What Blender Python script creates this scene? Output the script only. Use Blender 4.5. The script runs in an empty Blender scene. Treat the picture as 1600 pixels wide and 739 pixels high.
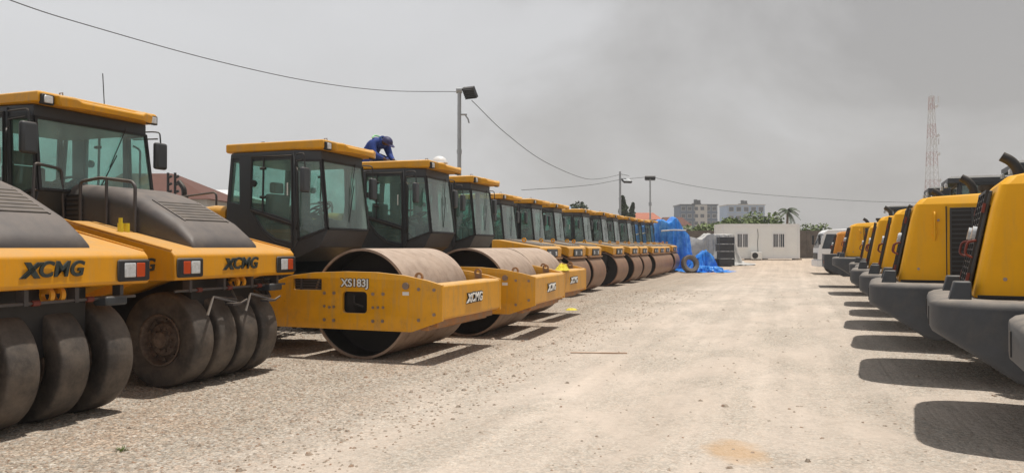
import bpy, bmesh, math, random
from mathutils import Vector, Matrix, noise
R = math.radians
random.seed(7)
SC = bpy.context.scene
COL = SC.collection
# ------------------------------------------------------------------ camera, sky, sun, exposure
CAMH = 1.62
F = 1200.0            # focal length in photo pixels (1600 wide)
HZ = 386.0            # horizon row in the photo
cd = bpy.data.cameras.new('camera'); cam = bpy.data.objects.new('camera', cd); COL.objects.link(cam)
cd.sensor_width = 36; cd.lens = F/1600*36; cd.clip_start = .05; cd.clip_end = 3000
cam.location = (0, 0, CAMH); cam.rotation_euler = (R(90)+math.atan((HZ-369.5)/F), 0, 0)
SC.camera = cam
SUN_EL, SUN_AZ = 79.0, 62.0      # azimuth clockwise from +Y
w = bpy.data.worlds.new('World'); SC.world = w; w.use_nodes = True
nt = w.node_tree; N = nt.nodes; L = nt.links; N.clear()
def wn(t, **k):
    n = N.new(t)
    for a, b in k.items(): setattr(n, a, b)
    return n
wo = wn('ShaderNodeOutputWorld'); bg = wn('ShaderNodeBackground'); bg.inputs[1].default_value = .1
sky = wn('ShaderNodeTexSky', sky_type='NISHITA', sun_disc=False, sun_elevation=R(SUN_EL), sun_rotation=R(SUN_AZ), dust_density=4, air_density=1.5)
tc = wn('ShaderNodeTexCoord'); mp = wn('ShaderNodeMapping'); mp.inputs['Scale'].default_value = (1.1, 1.1, 2.0)
mp.inputs['Location'].default_value = (.55, .2, .45)
n1 = wn('ShaderNodeTexNoise'); n1.inputs['Scale'].default_value = 1.7; n1.inputs['Detail'].default_value = 7; n1.inputs['Roughness'].default_value = .56; n1.inputs['Distortion'].default_value = .6
sep = wn('ShaderNodeSeparateXYZ')
L.new(tc.outputs['Generated'], mp.inputs[0]); L.new(mp.outputs[0], n1.inputs[0]); L.new(tc.outputs['Generated'], sep.inputs[0])
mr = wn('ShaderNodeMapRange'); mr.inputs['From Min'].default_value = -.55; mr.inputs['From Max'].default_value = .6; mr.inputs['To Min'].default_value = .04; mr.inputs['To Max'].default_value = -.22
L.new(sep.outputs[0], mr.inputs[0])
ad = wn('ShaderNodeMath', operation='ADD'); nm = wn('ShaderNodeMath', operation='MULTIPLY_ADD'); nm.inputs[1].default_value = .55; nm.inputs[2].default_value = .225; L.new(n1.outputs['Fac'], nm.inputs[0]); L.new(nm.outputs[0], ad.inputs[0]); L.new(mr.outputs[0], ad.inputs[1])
cr = wn('ShaderNodeValToRGB'); L.new(ad.outputs[0], cr.inputs[0])
e = cr.color_ramp.elements
e[0].position = .25; e[0].color = (.365, .355, .352, 1); e[1].position = .74; e[1].color = (.76, .77, .79, 1)
x = cr.color_ramp.elements.new(.33); x.color = (.49, .482, .48, 1)
x = cr.color_ramp.elements.new(.415); x.color = (.635, .635, .645, 1)
sc10 = wn('ShaderNodeVectorMath', operation='SCALE'); sc10.inputs['Scale'].default_value = 10.0
L.new(cr.outputs[0], sc10.inputs[0])
zr = wn('ShaderNodeMapRange'); zr.inputs['From Min'].default_value = .42; zr.inputs['From Max'].default_value = .85; zr.inputs['To Min'].default_value = 10.0; zr.inputs['To Max'].default_value = 4.2   # dimming added to the unseen upper sky to cut fill light
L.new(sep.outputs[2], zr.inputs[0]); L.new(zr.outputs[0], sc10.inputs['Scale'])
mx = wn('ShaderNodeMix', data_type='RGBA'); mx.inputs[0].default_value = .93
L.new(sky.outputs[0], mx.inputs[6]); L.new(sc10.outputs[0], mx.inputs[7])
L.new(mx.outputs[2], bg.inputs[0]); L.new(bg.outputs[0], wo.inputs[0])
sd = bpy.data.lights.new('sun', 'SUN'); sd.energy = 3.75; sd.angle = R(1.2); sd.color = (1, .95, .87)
so = bpy.data.objects.new('sun', sd); COL.objects.link(so)
sv = Vector((math.sin(R(SUN_AZ))*math.cos(R(SUN_EL)), math.cos(R(SUN_AZ))*math.cos(R(SUN_EL)), math.sin(R(SUN_EL))))
so.rotation_euler = (-sv).to_track_quat('-Z', 'Y').to_euler(); so.location = (0, 0, 40)
SC.view_settings.view_transform = 'Standard'; SC.view_settings.look = 'None'; SC.view_settings.exposure = .08; SC.view_settings.gamma = 1
SC.render.engine = 'CYCLES'
SC.cycles.max_bounces = 8; SC.cycles.transparent_max_bounces = 24

# ------------------------------------------------------------------ materials
def mat(name, col, rough=.6, metal=0, var=.12, vscale=3, dust=0, dustcol=(.42, .33, .23), bump=0, bscale=40, col2=None, c2lo=.5, c2hi=.7, c2scale=2, rand=0, spec=.5, dlo=.25, wear=0):
    m = bpy.data.materials.new(name); m.use_nodes = True
    t = m.node_tree; n = t.nodes; l = t.links; p = n['Principled BSDF']
    p.inputs['Roughness'].default_value = rough; p.inputs['Metallic'].default_value = metal
    p.inputs['Specular IOR Level'].default_value = spec
    tc = n.new('ShaderNodeTexCoord')
    ns = n.new('ShaderNodeTexNoise'); ns.inputs['Scale'].default_value = vscale; ns.inputs['Detail'].default_value = 6
    ns.inputs['Roughness'].default_value = .65
    l.new(tc.outputs['Object'], ns.inputs[0])
    mr = n.new('ShaderNodeMapRange'); mr.inputs['From Min'].default_value = .25; mr.inputs['From Max'].default_value = .75
    mr.inputs['To Min'].default_value = 1-var; mr.inputs['To Max'].default_value = 1+var; l.new(ns.outputs['Fac'], mr.inputs[0])
    hs = n.new('ShaderNodeVectorMath'); hs.operation = 'SCALE'; hs.inputs[0].default_value = col[:3]
    l.new(mr.outputs[0], hs.inputs['Scale']); out = hs.outputs[0]
    if rand:
        oi = n.new('ShaderNodeObjectInfo'); r2 = n.new('ShaderNodeMapRange'); r2.inputs['To Min'].default_value = 1-rand; r2.inputs['To Max'].default_value = 1+rand
        l.new(oi.outputs['Random'], r2.inputs[0]); h2 = n.new('ShaderNodeVectorMath'); h2.operation = 'SCALE'
        l.new(out, h2.inputs[0]); l.new(r2.outputs[0], h2.inputs['Scale']); out = h2.outputs[0]
    def mixto(fac, c, out):
        x = n.new('ShaderNodeMix'); x.data_type = 'RGBA'; l.new(fac, x.inputs[0]); l.new(out, x.inputs[6]); x.inputs[7].default_value = (*c, 1); return x.outputs[2]
    if col2:
        n2 = n.new('ShaderNodeTexNoise'); n2.inputs['Scale'].default_value = c2scale; n2.inputs['Detail'].default_value = 8; n2.inputs['Roughness'].default_value = .7
        l.new(tc.outputs['Object'], n2.inputs[0])
        m2 = n.new('ShaderNodeMapRange'); m2.inputs['From Min'].default_value = c2lo; m2.inputs['From Max'].default_value = c2hi; l.new(n2.outputs['Fac'], m2.inputs[0])
        out = mixto(m2.outputs[0], col2, out)
    if wear:
        mp_ = n.new('ShaderNodeMapping'); mp_.inputs['Scale'].default_value = (7, 7, .8); l.new(tc.outputs['Object'], mp_.inputs[0])
        w1 = n.new('ShaderNodeTexNoise'); w1.inputs['Scale'].default_value = 1.6; w1.inputs['Detail'].default_value = 7; w1.inputs['Roughness'].default_value = .7; l.new(mp_.outputs[0], w1.inputs[0])
        w2 = n.new('ShaderNodeMapRange'); w2.inputs['From Min'].default_value = .50; w2.inputs['From Max'].default_value = .72; w2.inputs['To Max'].default_value = .55*wear; l.new(w1.outputs['Fac'], w2.inputs[0])
        out = mixto(w2.outputs[0], (.40, .27, .13), out)
        w3 = n.new('ShaderNodeTexNoise'); w3.inputs['Scale'].default_value = 17; w3.inputs['Detail'].default_value = 9; w3.inputs['Roughness'].default_value = .75; l.new(tc.outputs['Object'], w3.inputs[0])
        w4 = n.new('ShaderNodeMapRange'); w4.inputs['From Min'].default_value = .64; w4.inputs['From Max'].default_value = .70; w4.inputs['To Max'].default_value = .8*wear; l.new(w3.outputs['Fac'], w4.inputs[0])
        out = mixto(w4.outputs[0], (.13, .06, .03), out)
    if dust:
        g = n.new('ShaderNodeNewGeometry'); s = n.new('ShaderNodeSeparateXYZ'); l.new(g.outputs['Normal'], s.inputs[0])
        m3 = n.new('ShaderNodeMapRange'); m3.inputs['From Min'].default_value = dlo; m3.inputs['From Max'].default_value = 1.0; m3.inputs['To Max'].default_value = dust
        l.new(s.outputs[2], m3.inputs[0])
        n3 = n.new('ShaderNodeTexNoise'); n3.inputs['Scale'].default_value = 5; n3.inputs['Detail'].default_value = 6; l.new(tc.outputs['Object'], n3.inputs[0])
        m4 = n.new('ShaderNodeMapRange'); m4.inputs['From Min'].default_value = .3; m4.inputs['From Max'].default_value = .6; m4.inputs['To Min'].default_value = .45; l.new(n3.outputs['Fac'], m4.inputs[0])
        mu = n.new('ShaderNodeMath'); mu.operation = 'MULTIPLY'; l.new(m3.outputs[0], mu.inputs[0]); l.new(m4.outputs[0], mu.inputs[1])
        out = mixto(mu.outputs[0], dustcol, out)
        mrr = n.new('ShaderNodeMapRange'); mrr.inputs['To Min'].default_value = rough; mrr.inputs['To Max'].default_value = .95
        l.new(mu.outputs[0], mrr.inputs[0]); l.new(mrr.outputs[0], p.inputs['Roughness'])
    l.new(out, p.inputs['Base Color'])
    if bump:
        nb = n.new('ShaderNodeTexNoise'); nb.inputs['Scale'].default_value = bscale; nb.inputs['Detail'].default_value = 5; l.new(tc.outputs['Object'], nb.inputs[0])
        b = n.new('ShaderNodeBump'); b.inputs['Strength'].default_value = bump; b.inputs['Distance'].default_value = .02
        l.new(nb.outputs['Fac'], b.inputs['Height']); l.new(b.outputs[0], p.inputs['Normal'])
    return m
YEL = mat('yellow_paint', (.71, .315, .006), .38, var=.08, dust=.75, dustcol=(.55, .35, .16), col2=(.42, .22, .04), c2lo=.56, c2hi=.85, c2scale=3, rand=.05, wear=.6)
YELP = mat('yellow_roller_paint', (.72, .335, .003), .40, var=.10, dust=.9, dustcol=(.64, .43, .22), col2=(.42, .21, .03), c2lo=.55, c2hi=.85, c2scale=4, rand=.04, wear=1)
YELR = mat('yellow_loader_paint', (.86, .42, .0), .5, spec=.35, var=.06, dust=.35, dustcol=(.65, .40, .10), col2=(.50, .27, .03), c2lo=.62, c2hi=.9, c2scale=1.3, rand=.05, wear=.3)
ORA = mat('orange_paint', (.72, .27, .01), .45, var=.06, dust=.4)
RUSTY = mat('worn_orange_steel', (.42, .19, .06), .7, var=.25, vscale=8, col2=(.30, .2, .13), c2lo=.4, c2hi=.6, c2scale=5)
DGR = mat('dark_grey_paint', (.042, .048, .056), .42, var=.15, dust=.4, dustcol=(.24, .21, .18), rand=.05)
HOODG = mat('grey_hood_plastic', (.075, .072, .075), .34, var=.12, dust=.75, dustcol=(.25, .21, .185), col2=(.14, .12, .105), c2lo=.5, c2hi=.8)
CWM = mat('counterweight_paint', (.052, .058, .068), .6, var=.18, vscale=6, dust=.95, dustcol=(.32, .28, .24), bump=.10, bscale=70, rand=.08, dlo=.15, col2=(.10, .092, .085), c2lo=.55, c2hi=.85)
GREYH = mat('dusty_grey_cover', (.16, .145, .13), .7, var=.2, dust=.7, dustcol=(.40, .34, .28))
BLK = mat('black_steel', (.018, .018, .02), .5, var=.2, dust=.3)
RUB = mat('tyre_rubber', (.052, .045, .041), .62, var=.3, vscale=4, dust=.35, dustcol=(.2, .15, .11), col2=(.16, .13, .105), c2lo=.40, c2hi=.72, c2scale=3.5, bump=.2, bscale=25)
RIM = mat('wheel_rim', (.13, .095, .075), .5, var=.3, vscale=9, col2=(.24, .18, .14), c2lo=.5, c2hi=.7, c2scale=9)
DRUM = mat('drum_steel', (.33, .235, .175), .6, var=.25, vscale=2.2, col2=(.17, .105, .07), c2lo=.48, c2hi=.66, c2scale=3.2, dust=.85, dustcol=(.58, .47, .39), bump=.15, bscale=18, dlo=.0, spec=.35, rand=.12)
DRUMB = mat('brown_drum_steel', (.26, .135, .075), .5, var=.22, vscale=2.5, col2=(.19, .12, .08), c2lo=.45, c2hi=.7, c2scale=4, dust=.4, rand=.15)
DRUMI = mat('drum_inside', (.022, .018, .016), .65, var=.3)
WHT = mat('white_panel', (.82, .83, .81), .5, var=.04, vscale=1.5, col2=(.60, .58, .52), c2lo=.6, c2hi=.85)
WHTP = mat('white_paint', (.8, .8, .8), .4, var=.03)
WLET = mat('white_lettering', (.8, .8, .78), .5, var=.08)
DLET = mat('dark_lettering', (.03, .045, .045), .5, var=.1)
LAMP = mat('lamp_glass', (.62, .64, .66), .15, var=.25, vscale=30, spec=.8)
AMB = mat('orange_lens', (.55, .07, .015), .25, var=.1)
RED = mat('red_paint', (.16, .025, .015), .5)
RAILM = mat('grey_rail', (.07, .065, .068), .4, var=.2, dust=.5)
CHR = mat('bolt_steel', (.35, .28, .24), .45, metal=.6, var=.3)
SEATM = mat('seat_fabric', (.03, .035, .04), .8)
GALV = mat('galvanised_pole', (.34, .36, .38), .45, metal=.3, var=.12)
CABLE = mat('cable_rubber', (.07, .07, .075), .7)
BLUET = mat('blue_tarp', (.012, .24, .80), .38, var=.3, vscale=3, bump=.6, bscale=4, col2=(.16, .46, .84), c2lo=.48, c2hi=.7, c2scale=1.5)
GREYT = mat('grey_tarp', (.52, .51, .49), .6, var=.2, bump=.4, bscale=5, col2=(.33, .33, .325), c2lo=.45, c2hi=.7)
DKT = mat('dark_tarp', (.10, .095, .09), .7, var=.2, bump=.4)
CRATE = mat('dark_crate', (.05, .048, .048), .6, var=.25, dust=.4)
WALLM = mat('block_wall', (.15, .125, .105), .9, var=.3, vscale=1.2, col2=(.075, .06, .05), c2lo=.45, c2hi=.75, c2scale=.8, bump=.4)
REDR = mat('red_roof', (.44, .16, .10), .8, var=.15)
BRNR = mat('brown_roof', (.13, .055, .04), .8, var=.15)
BLG1 = mat('blue_grey_wall', (.09, .13, .20), .8, var=.08, vscale=.3)
BLG2 = mat('pale_blue_wall', (.28, .38, .54), .8, var=.08, vscale=.3)
CRM = mat('cream_wall', (.46, .45, .43), .8, var=.08, vscale=.3)
WIN = mat('window_glass_dark', (.05, .06, .075), .2, var=.2)
LEAF = mat('leaf_green', (.12, .17, .035), .6, var=.45, vscale=1.2, rand=.1)
LEAF2 = mat('leaf_dark', (.035, .06, .018), .6, var=.4, vscale=1.0)
BARK = mat('bark', (.13, .09, .06), .9, var=.3)
SKIN = mat('skin', (.09, .045, .028), .55)
BCOV = mat('blue_coverall', (.014, .045, .24), .8, var=.25, vscale=8)
CAPM = mat('navy_cap', (.03, .03, .11), .6)
HIV = mat('lime_reflective', (.35, .8, .35), .5)
YBAG = mat('yellow_plastic', (.75, .62, .03), .5, var=.2, vscale=8)
STONE = mat('pebble', (.37, .31, .25), .9, var=.35, vscale=30, col2=(.34, .22, .15), c2lo=.5, c2hi=.6, c2scale=17)
TAN = mat('timber', (.55, .38, .27), .8)
MRED = mat('mast_red', (.46, .33, .32), .6); MWH = mat('mast_white', (.6, .6, .6), .6)
BRWN = mat('dusty_block', (.28, .23, .18), .9)

def glassmat(name, tint, gloss=.9, rough=.02):
    m = bpy.data.materials.new(name); m.use_nodes = True; t = m.node_tree; n = t.nodes; l = t.links; n.clear()
    o = n.new('ShaderNodeOutputMaterial'); tr = n.new('ShaderNodeBsdfTransparent'); tr.inputs[0].default_value = (*tint, 1)
    gl = n.new('ShaderNodeBsdfGlossy'); gl.inputs['Roughness'].default_value = rough; gl.inputs[0].default_value = (gloss, gloss, gloss, 1)
    df = n.new('ShaderNodeBsdfDiffuse'); df.inputs[0].default_value = (.34, .50, .45, 1)
    lw = n.new('ShaderNodeLayerWeight'); lw.inputs[0].default_value = .5
    pw = n.new('ShaderNodeMath'); pw.operation = 'POWER'; pw.inputs[1].default_value = 3.2; l.new(lw.outputs['Facing'], pw.inputs[0])
    ly = n.new('ShaderNodeMath'); ly.operation = 'MULTIPLY_ADD'; ly.inputs[1].default_value = .85; ly.inputs[2].default_value = .06; l.new(pw.outputs[0], ly.inputs[0])
    tcn = n.new('ShaderNodeTexCoord'); ns = n.new('ShaderNodeTexNoise'); ns.inputs['Scale'].default_value = 2.5; ns.inputs['Detail'].default_value = 5; l.new(tcn.outputs['Object'], ns.inputs[0])
    mr = n.new('ShaderNodeMapRange'); mr.inputs['From Min'].default_value = .35; mr.inputs['From Max'].default_value = .75; mr.inputs['To Min'].default_value = .20; mr.inputs['To Max'].default_value = .46
    l.new(ns.outputs['Fac'], mr.inputs[0])
    m1 = n.new('ShaderNodeMixShader'); l.new(mr.outputs[0], m1.inputs[0]); l.new(tr.outputs[0], m1.inputs[1]); l.new(df.outputs[0], m1.inputs[2])
    m2 = n.new('ShaderNodeMixShader'); l.new(ly.outputs[0], m2.inputs[0]); l.new(m1.outputs[0], m2.inputs[1]); l.new(gl.outputs[0], m2.inputs[2])
    l.new(m2.outputs[0], o.inputs[0]); return m
GLS = glassmat('green_cab_glass', (.60, .88, .81))

# ground: dusty laterite and gravel
def ground_material():
    m = bpy.data.materials.new('gravel_ground'); m.use_nodes = True; t = m.node_tree; n = t.nodes; l = t.links; p = n['Principled BSDF']
    p.inputs['Roughness'].default_value = .95; p.inputs['Specular IOR Level'].default_value = .2
    tc = n.new('ShaderNodeTexCoord'); P = tc.outputs['Object']
    def noi(s, d=5, r=.6, dist=0, vec=None):
        x = n.new('ShaderNodeTexNoise'); x.inputs['Scale'].default_value = s; x.inputs['Detail'].default_value = d; x.inputs['Roughness'].default_value = r; x.inputs['Distortion'].default_value = dist
        l.new(vec or P, x.inputs[0]); return x.outputs['Fac']
    def mrange(v, a, b, c=0, d=1):
        x = n.new('ShaderNodeMapRange'); x.inputs['From Min'].default_value = a; x.inputs['From Max'].default_value = b; x.inputs['To Min'].default_value = c; x.inputs['To Max'].default_value = d; l.new(v, x.inputs[0]); return x.outputs[0]
    def mixc(f, a, b):
        x = n.new('ShaderNodeMix'); x.data_type = 'RGBA'; l.new(f, x.inputs[0])
        for i, c in ((6, a), (7, b)):
            if isinstance(c, tuple): x.inputs[i].default_value = (*c, 1)
            else: l.new(c, x.inputs[i])
        return x.outputs[2]
    def math_(op, a, b):
        x = n.new('ShaderNodeMath'); x.operation = op
        for i, c in enumerate((a, b)):
            if isinstance(c, (int, float)): x.inputs[i].default_value = c
            else: l.new(c, x.inputs[i])
        return x.outputs[0]
    # row direction coordinates: u across the aisle
    mpn = n.new('ShaderNodeMapping'); mpn.inputs['Rotation'].default_value = (0, 0, R(20)); l.new(P, mpn.inputs[0])
    mps = n.new('ShaderNodeMapping'); mps.inputs['Scale'].default_value = (1, .22, 1); l.new(mpn.outputs[0], mps.inputs[0])
    mps2 = n.new('ShaderNodeMapping'); mps2.inputs['Scale'].default_value = (1, .5, 1); l.new(mpn.outputs[0], mps2.inputs[0])
    s = n.new('ShaderNodeSeparateXYZ'); l.new(mpn.outputs[0], s.inputs[0]); u = s.outputs[0]
    streak = noi(.9, 5, .6, .4, mps.outputs[0])
    big = noi(.22, 5, .6)
    uu = math_('ADD', u, math_('MULTIPLY', math_('SUBTRACT', big, .5), 3.0))
    lane = math_('MULTIPLY', mrange(uu, -5.2, -3.0), mrange(uu, 3.0, 1.0))
    patch = mrange(noi(.75, 7, .7, .5, mps2.outputs[0]), .40, .60)
    dustf = math_('MULTIPLY', lane, mrange(patch, 0, 1, .25, 1))
    grav = mixc(mrange(noi(1.3, 6, .7), .3, .7), (.40, .345, .28), (.51, .45, .375))
    grav = mixc(mrange(noi(.5, 4, .6, .5), .5, .75, 0, .6), grav, (.47, .335, .235))
    mid = mixc(streak, (.46, .415, .355), (.54, .485, .415))
    grav = mixc(lane, grav, mid)
    sand = mixc(mrange(streak, .32, .7), (.565, .48, .405), (.645, .56, .485))
    base = mixc(dustf, grav, sand)
    far = n.new('ShaderNodeSeparateXYZ'); l.new(P, far.inputs[0])
    base = mixc(mrange(far.outputs[1], 30, 56, 0, .65), base, (.55, .43, .325))
    wp = n.new('ShaderNodeVectorMath'); wp.operation = 'ADD'; l.new(P, wp.inputs[0]); nz = n.new('ShaderNodeTexNoise'); nz.inputs['Scale'].default_value = 8; l.new(P, nz.inputs[0])
    wsc = n.new('ShaderNodeVectorMath'); wsc.operation = 'SCALE'; wsc.inputs['Scale'].default_value = .05; l.new(nz.outputs['Color'], wsc.inputs[0]); l.new(wsc.outputs[0], wp.inputs[1])
    v = n.new('ShaderNodeTexVoronoi'); v.inputs['Scale'].default_value = 40; v.inputs['Randomness'].default_value = 1; l.new(wp.outputs[0], v.inputs[0])
    v2 = n.new('ShaderNodeTexVoronoi'); v2.inputs['Scale'].default_value = 95; l.new(wp.outputs[0], v2.inputs[0])
    sc = n.new('ShaderNodeSeparateColor'); l.new(v.outputs['Color'], sc.inputs[0]); sc2 = n.new('ShaderNodeSeparateColor'); l.new(v2.outputs['Color'], sc2.inputs[0])
    amt = mrange(dustf, 0.2, 1, 1, .06)
    amt = math_('MULTIPLY', amt, mrange(lane, 0, 1, 1, .6))
    peb = math_('MULTIPLY', math_('ADD', math_('MULTIPLY', math_('SUBTRACT', sc.outputs[0], .5), .62), math_('MULTIPLY', math_('SUBTRACT', sc2.outputs[0], .5), .5)), amt)
    mul = math_('ADD', peb, 1.0)
    # darker colour in the gaps between pebbles
    gap = math_('MULTIPLY', mrange(v.outputs['Distance'], .42, .75, 0, .3), amt)
    mul = math_('SUBTRACT', mul, gap)
    fine = mrange(noi(9, 8, .75), .25, .75, .9, 1.1)
    mul = math_('MULTIPLY', mul, fine)
    tint = mixc(math_('MULTIPLY', mrange(sc.outputs[1], .62, .8, 0, .5), amt), base, (.44, .29, .20))
    tint = mixc(math_('MULTIPLY', mrange(sc.outputs[2], .75, .85, 0, .5), amt), tint, (.56, .54, .50))
    vm = n.new('ShaderNodeVectorMath'); vm.operation = 'SCALE'; l.new(tint, vm.inputs[0]); l.new(mul, vm.inputs['Scale'])
    trc = n.new('ShaderNodeMapping'); trc.inputs['Scale'].default_value = (2.6, .07, 1); l.new(mpn.outputs[0], trc.inputs[0])
    tf = mrange(noi(1, 3, .5, .2, trc.outputs[0]), .3, .7, .90, 1.07)
    vm2 = n.new('ShaderNodeVectorMath'); vm2.operation = 'SCALE'; l.new(vm.outputs[0], vm2.inputs[0]); l.new(tf, vm2.inputs['Scale']); vm = vm2
    # patch of orange sand
    vs = n.new('ShaderNodeVectorMath'); vs.operation = 'SUBTRACT'; l.new(P, vs.inputs[0]); vs.inputs[1].default_value = (1.78, 6.12, 0)
    sc3 = n.new('ShaderNodeVectorMath'); sc3.operation = 'MULTIPLY'; sc3.inputs[1].default_value = (3.6, 2.2, 0); l.new(vs.outputs[0], sc3.inputs[0])
    ln = n.new('ShaderNodeVectorMath'); ln.operation = 'LENGTH'; l.new(sc3.outputs[0], ln.inputs[0])
    pf = mrange(math_('ADD', ln.outputs['Value'], math_('MULTIPLY', noi(4, 4), 1.2)), 1.0, 1.6, .6, 0)
    colr = mixc(pf, vm.outputs[0], (.56, .36, .19))
    # dark oil and dirt specks
    sp = mrange(noi(3.3, 3, .5), .70, .76, 0, .45)
    colr = mixc(sp, colr, (.22, .18, .14))
    l.new(colr, p.inputs['Base Color'])
    b = n.new('ShaderNodeBump'); b.inputs['Strength'].default_value = .8; b.inputs['Distance'].default_value = .03
    inv = math_('SUBTRACT', 1.0, v.outputs['Distance'])
    h = math_('ADD', math_('MULTIPLY', math_('MULTIPLY', inv, amt), .6), math_('MULTIPLY', noi(14, 8, .7), .7))
    mpt = n.new('ShaderNodeMapping'); mpt.inputs['Scale'].default_value = (3.2, .10, 1); l.new(mpn.outputs[0], mpt.inputs[0])
    trk = math_('MULTIPLY', noi(1, 4, .6, .3, mpt.outputs[0]), math_('MULTIPLY', lane, 2.2))
    h = math_('ADD', math_('ADD', h, trk), math_('MULTIPLY', noi(2.2, 4), 1.5))
    l.new(h, b.inputs['Height']); l.new(b.outputs[0], p.inputs['Normal'])
    return m
GROUND = ground_material()

# ------------------------------------------------------------------ mesh helpers
def newbm(): return bmesh.new()
def box(b, x0, x1, y0, y1, z0, z1, M=None):
    vs = [b.verts.new((x, y, z)) for x in (x0, x1) for y in (y0, y1) for z in (z0, z1)]
    if M: 
        for v in vs: v.co = M @ v.co
    for f in ((0,1,3,2),(4,6,7,5),(0,4,5,1),(2,3,7,6),(0,2,6,4),(1,5,7,3)): b.faces.new([vs[i] for i in f])
    return vs
def prism(b, pts, y0, y1, axis='y', y0f=None):
    """closed polygon pts (2D) extruded between y0 and y1 along axis"""
    def mk(p, h):
        return {'y': (p[0], h, p[1]), 'x': (h, p[0], p[1]), 'z': (p[0], p[1], h)}[axis]
    A = [b.verts.new(mk(p, y0)) for p in pts]; B = [b.verts.new(mk(p, y1)) for p in pts]
    n = len(pts)
    b.faces.new(A); b.faces.new(B[::-1])
    for i in range(n): b.faces.new((A[i], A[(i+1) % n], B[(i+1) % n], B[i]))
def loft(b, rings, cap=True, closed=True):
    V = [[b.verts.new(p) for p in r] for r in rings]; n = len(V[0])
    for i in range(len(V)-1):
        for j in range(n if closed else n-1):
            b.faces.new((V[i][j], V[i][(j+1) % n], V[i+1][(j+1) % n], V[i+1][j]))
    if cap:
        b.faces.new(V[0][::-1]); b.faces.new(V[-1])
def cyl(b, p, q, r, seg=12, r2=None, cap=True):
    p, q = Vector(p), Vector(q); d = (q-p).normalized(); u = d.orthogonal().normalized(); v = d.cross(u)
    r2 = r if r2 is None else r2
    loft(b, [[pp+(u*math.cos(2*math.pi*i/seg)+v*math.sin(2*math.pi*i/seg))*rr for i in range(seg)] for pp, rr in ((p, r), (q, r2))], cap)
def tube(b, pts, r, seg=8):
    pts = [Vector(p) for p in pts]; rings = []; u = None
    for i, p in enumerate(pts):
        d = (pts[min(i+1, len(pts)-1)]-pts[max(i-1, 0)]).normalized()
        if u is None: u = d.orthogonal().normalized()
        u = (u-d*u.dot(d)).normalized(); v = d.cross(u)
        rr = r[i] if isinstance(r, (list, tuple)) else r
        rings.append([p+(u*math.cos(2*math.pi*k/seg)+v*math.sin(2*math.pi*k/seg))*rr for k in range(seg)])
    loft(b, rings)
def rnd(pts, rad=.05, n=4):
    """round the corners of a polyline"""
    out = [Vector(pts[0])]
    for i in range(1, len(pts)-1):
        a, c, d = Vector(pts[i-1]), Vector(pts[i]), Vector(pts[i+1])
        r = min(rad, (a-c).length*.45, (d-c).length*.45); s, t = c+(a-c).normalized()*r, c+(d-c).normalized()*r
        for k in range(n+1):
            q = k/n; out.append(s*(1-q)**2+c*2*q*(1-q)+t*q*q)
    return out+[Vector(pts[-1])]
def lathe(b, prof, seg=32, axis='y', c=(0, 0, 0), closed=False):
    """prof: list of (radius, h) revolved about axis through c"""
    c = Vector(c); rings = []
    for k in range(seg):
        a = 2*math.pi*k/seg; ca, sa = math.cos(a), math.sin(a)
        rings.append([b.verts.new(c+Vector({'y': (r*ca, h, r*sa), 'x': (h, r*ca, r*sa), 'z': (r*ca, r*sa, h)}[axis])) for r, h in prof])
    m = len(prof)
    for k in range(seg):
        A, B = rings[k], rings[(k+1) % seg]
        for j in range(m if closed else m-1):
            b.faces.new((A[j], A[(j+1) % m], B[(j+1) % m], B[j]))
def sph(b, c, r, seg=12, sz=(1, 1, 1), half=False):
    c = Vector(c); prof = []
    n = seg//2
    rings = []
    for i in range(n+1):
        t = (math.pi/2 if half else math.pi)*i/n
        rings.append((math.sin(t)*r, math.cos(t)*r))
    V = []
    for rr, z in rings:
        V.append([b.verts.new(c+Vector((rr*math.cos(2*math.pi*k/seg)*sz[0], rr*math.sin(2*math.pi*k/seg)*sz[1], z*sz[2]))) for k in range(seg)] if rr > 1e-6 else [b.verts.new(c+Vector((0, 0, z*sz[2])))])
    for i in range(len(V)-1):
        A, B = V[i], V[i+1]
        for k in range(seg):
            k2 = (k+1) % seg
            if len(A) == 1: b.faces.new((A[0], B[k], B[k2]))
            elif len(B) == 1: b.faces.new((A[k], B[0], A[k2]))
            else: b.faces.new((A[k], B[k], B[k2], A[k2]))
def obj(name, b, m, parent=None, bev=0, smooth=35, seg=2, loc=None):
    bmesh.ops.recalc_face_normals(b, faces=b.faces)
    me = bpy.data.meshes.new(name); b.to_mesh(me); b.free()
    return link(name, me, m, parent, bev, smooth, seg, loc)
def link(name, me, m, parent=None, bev=0, smooth=35, seg=2, loc=None):
    o = bpy.data.objects.new(name, me); COL.objects.link(o)
    me.materials.clear(); me.materials.append(m)
    if smooth:
        me.shade_smooth(); me.set_sharp_from_angle(angle=R(smooth))
    if bev:
        md = o.modifiers.new('bevel', 'BEVEL'); md.width = bev; md.segments = seg; md.limit_method = 'ANGLE'; md.angle_limit = R(35); md.harden_normals = False
    if parent: o.parent = parent
    if loc: o.location = loc
    return o
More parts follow.
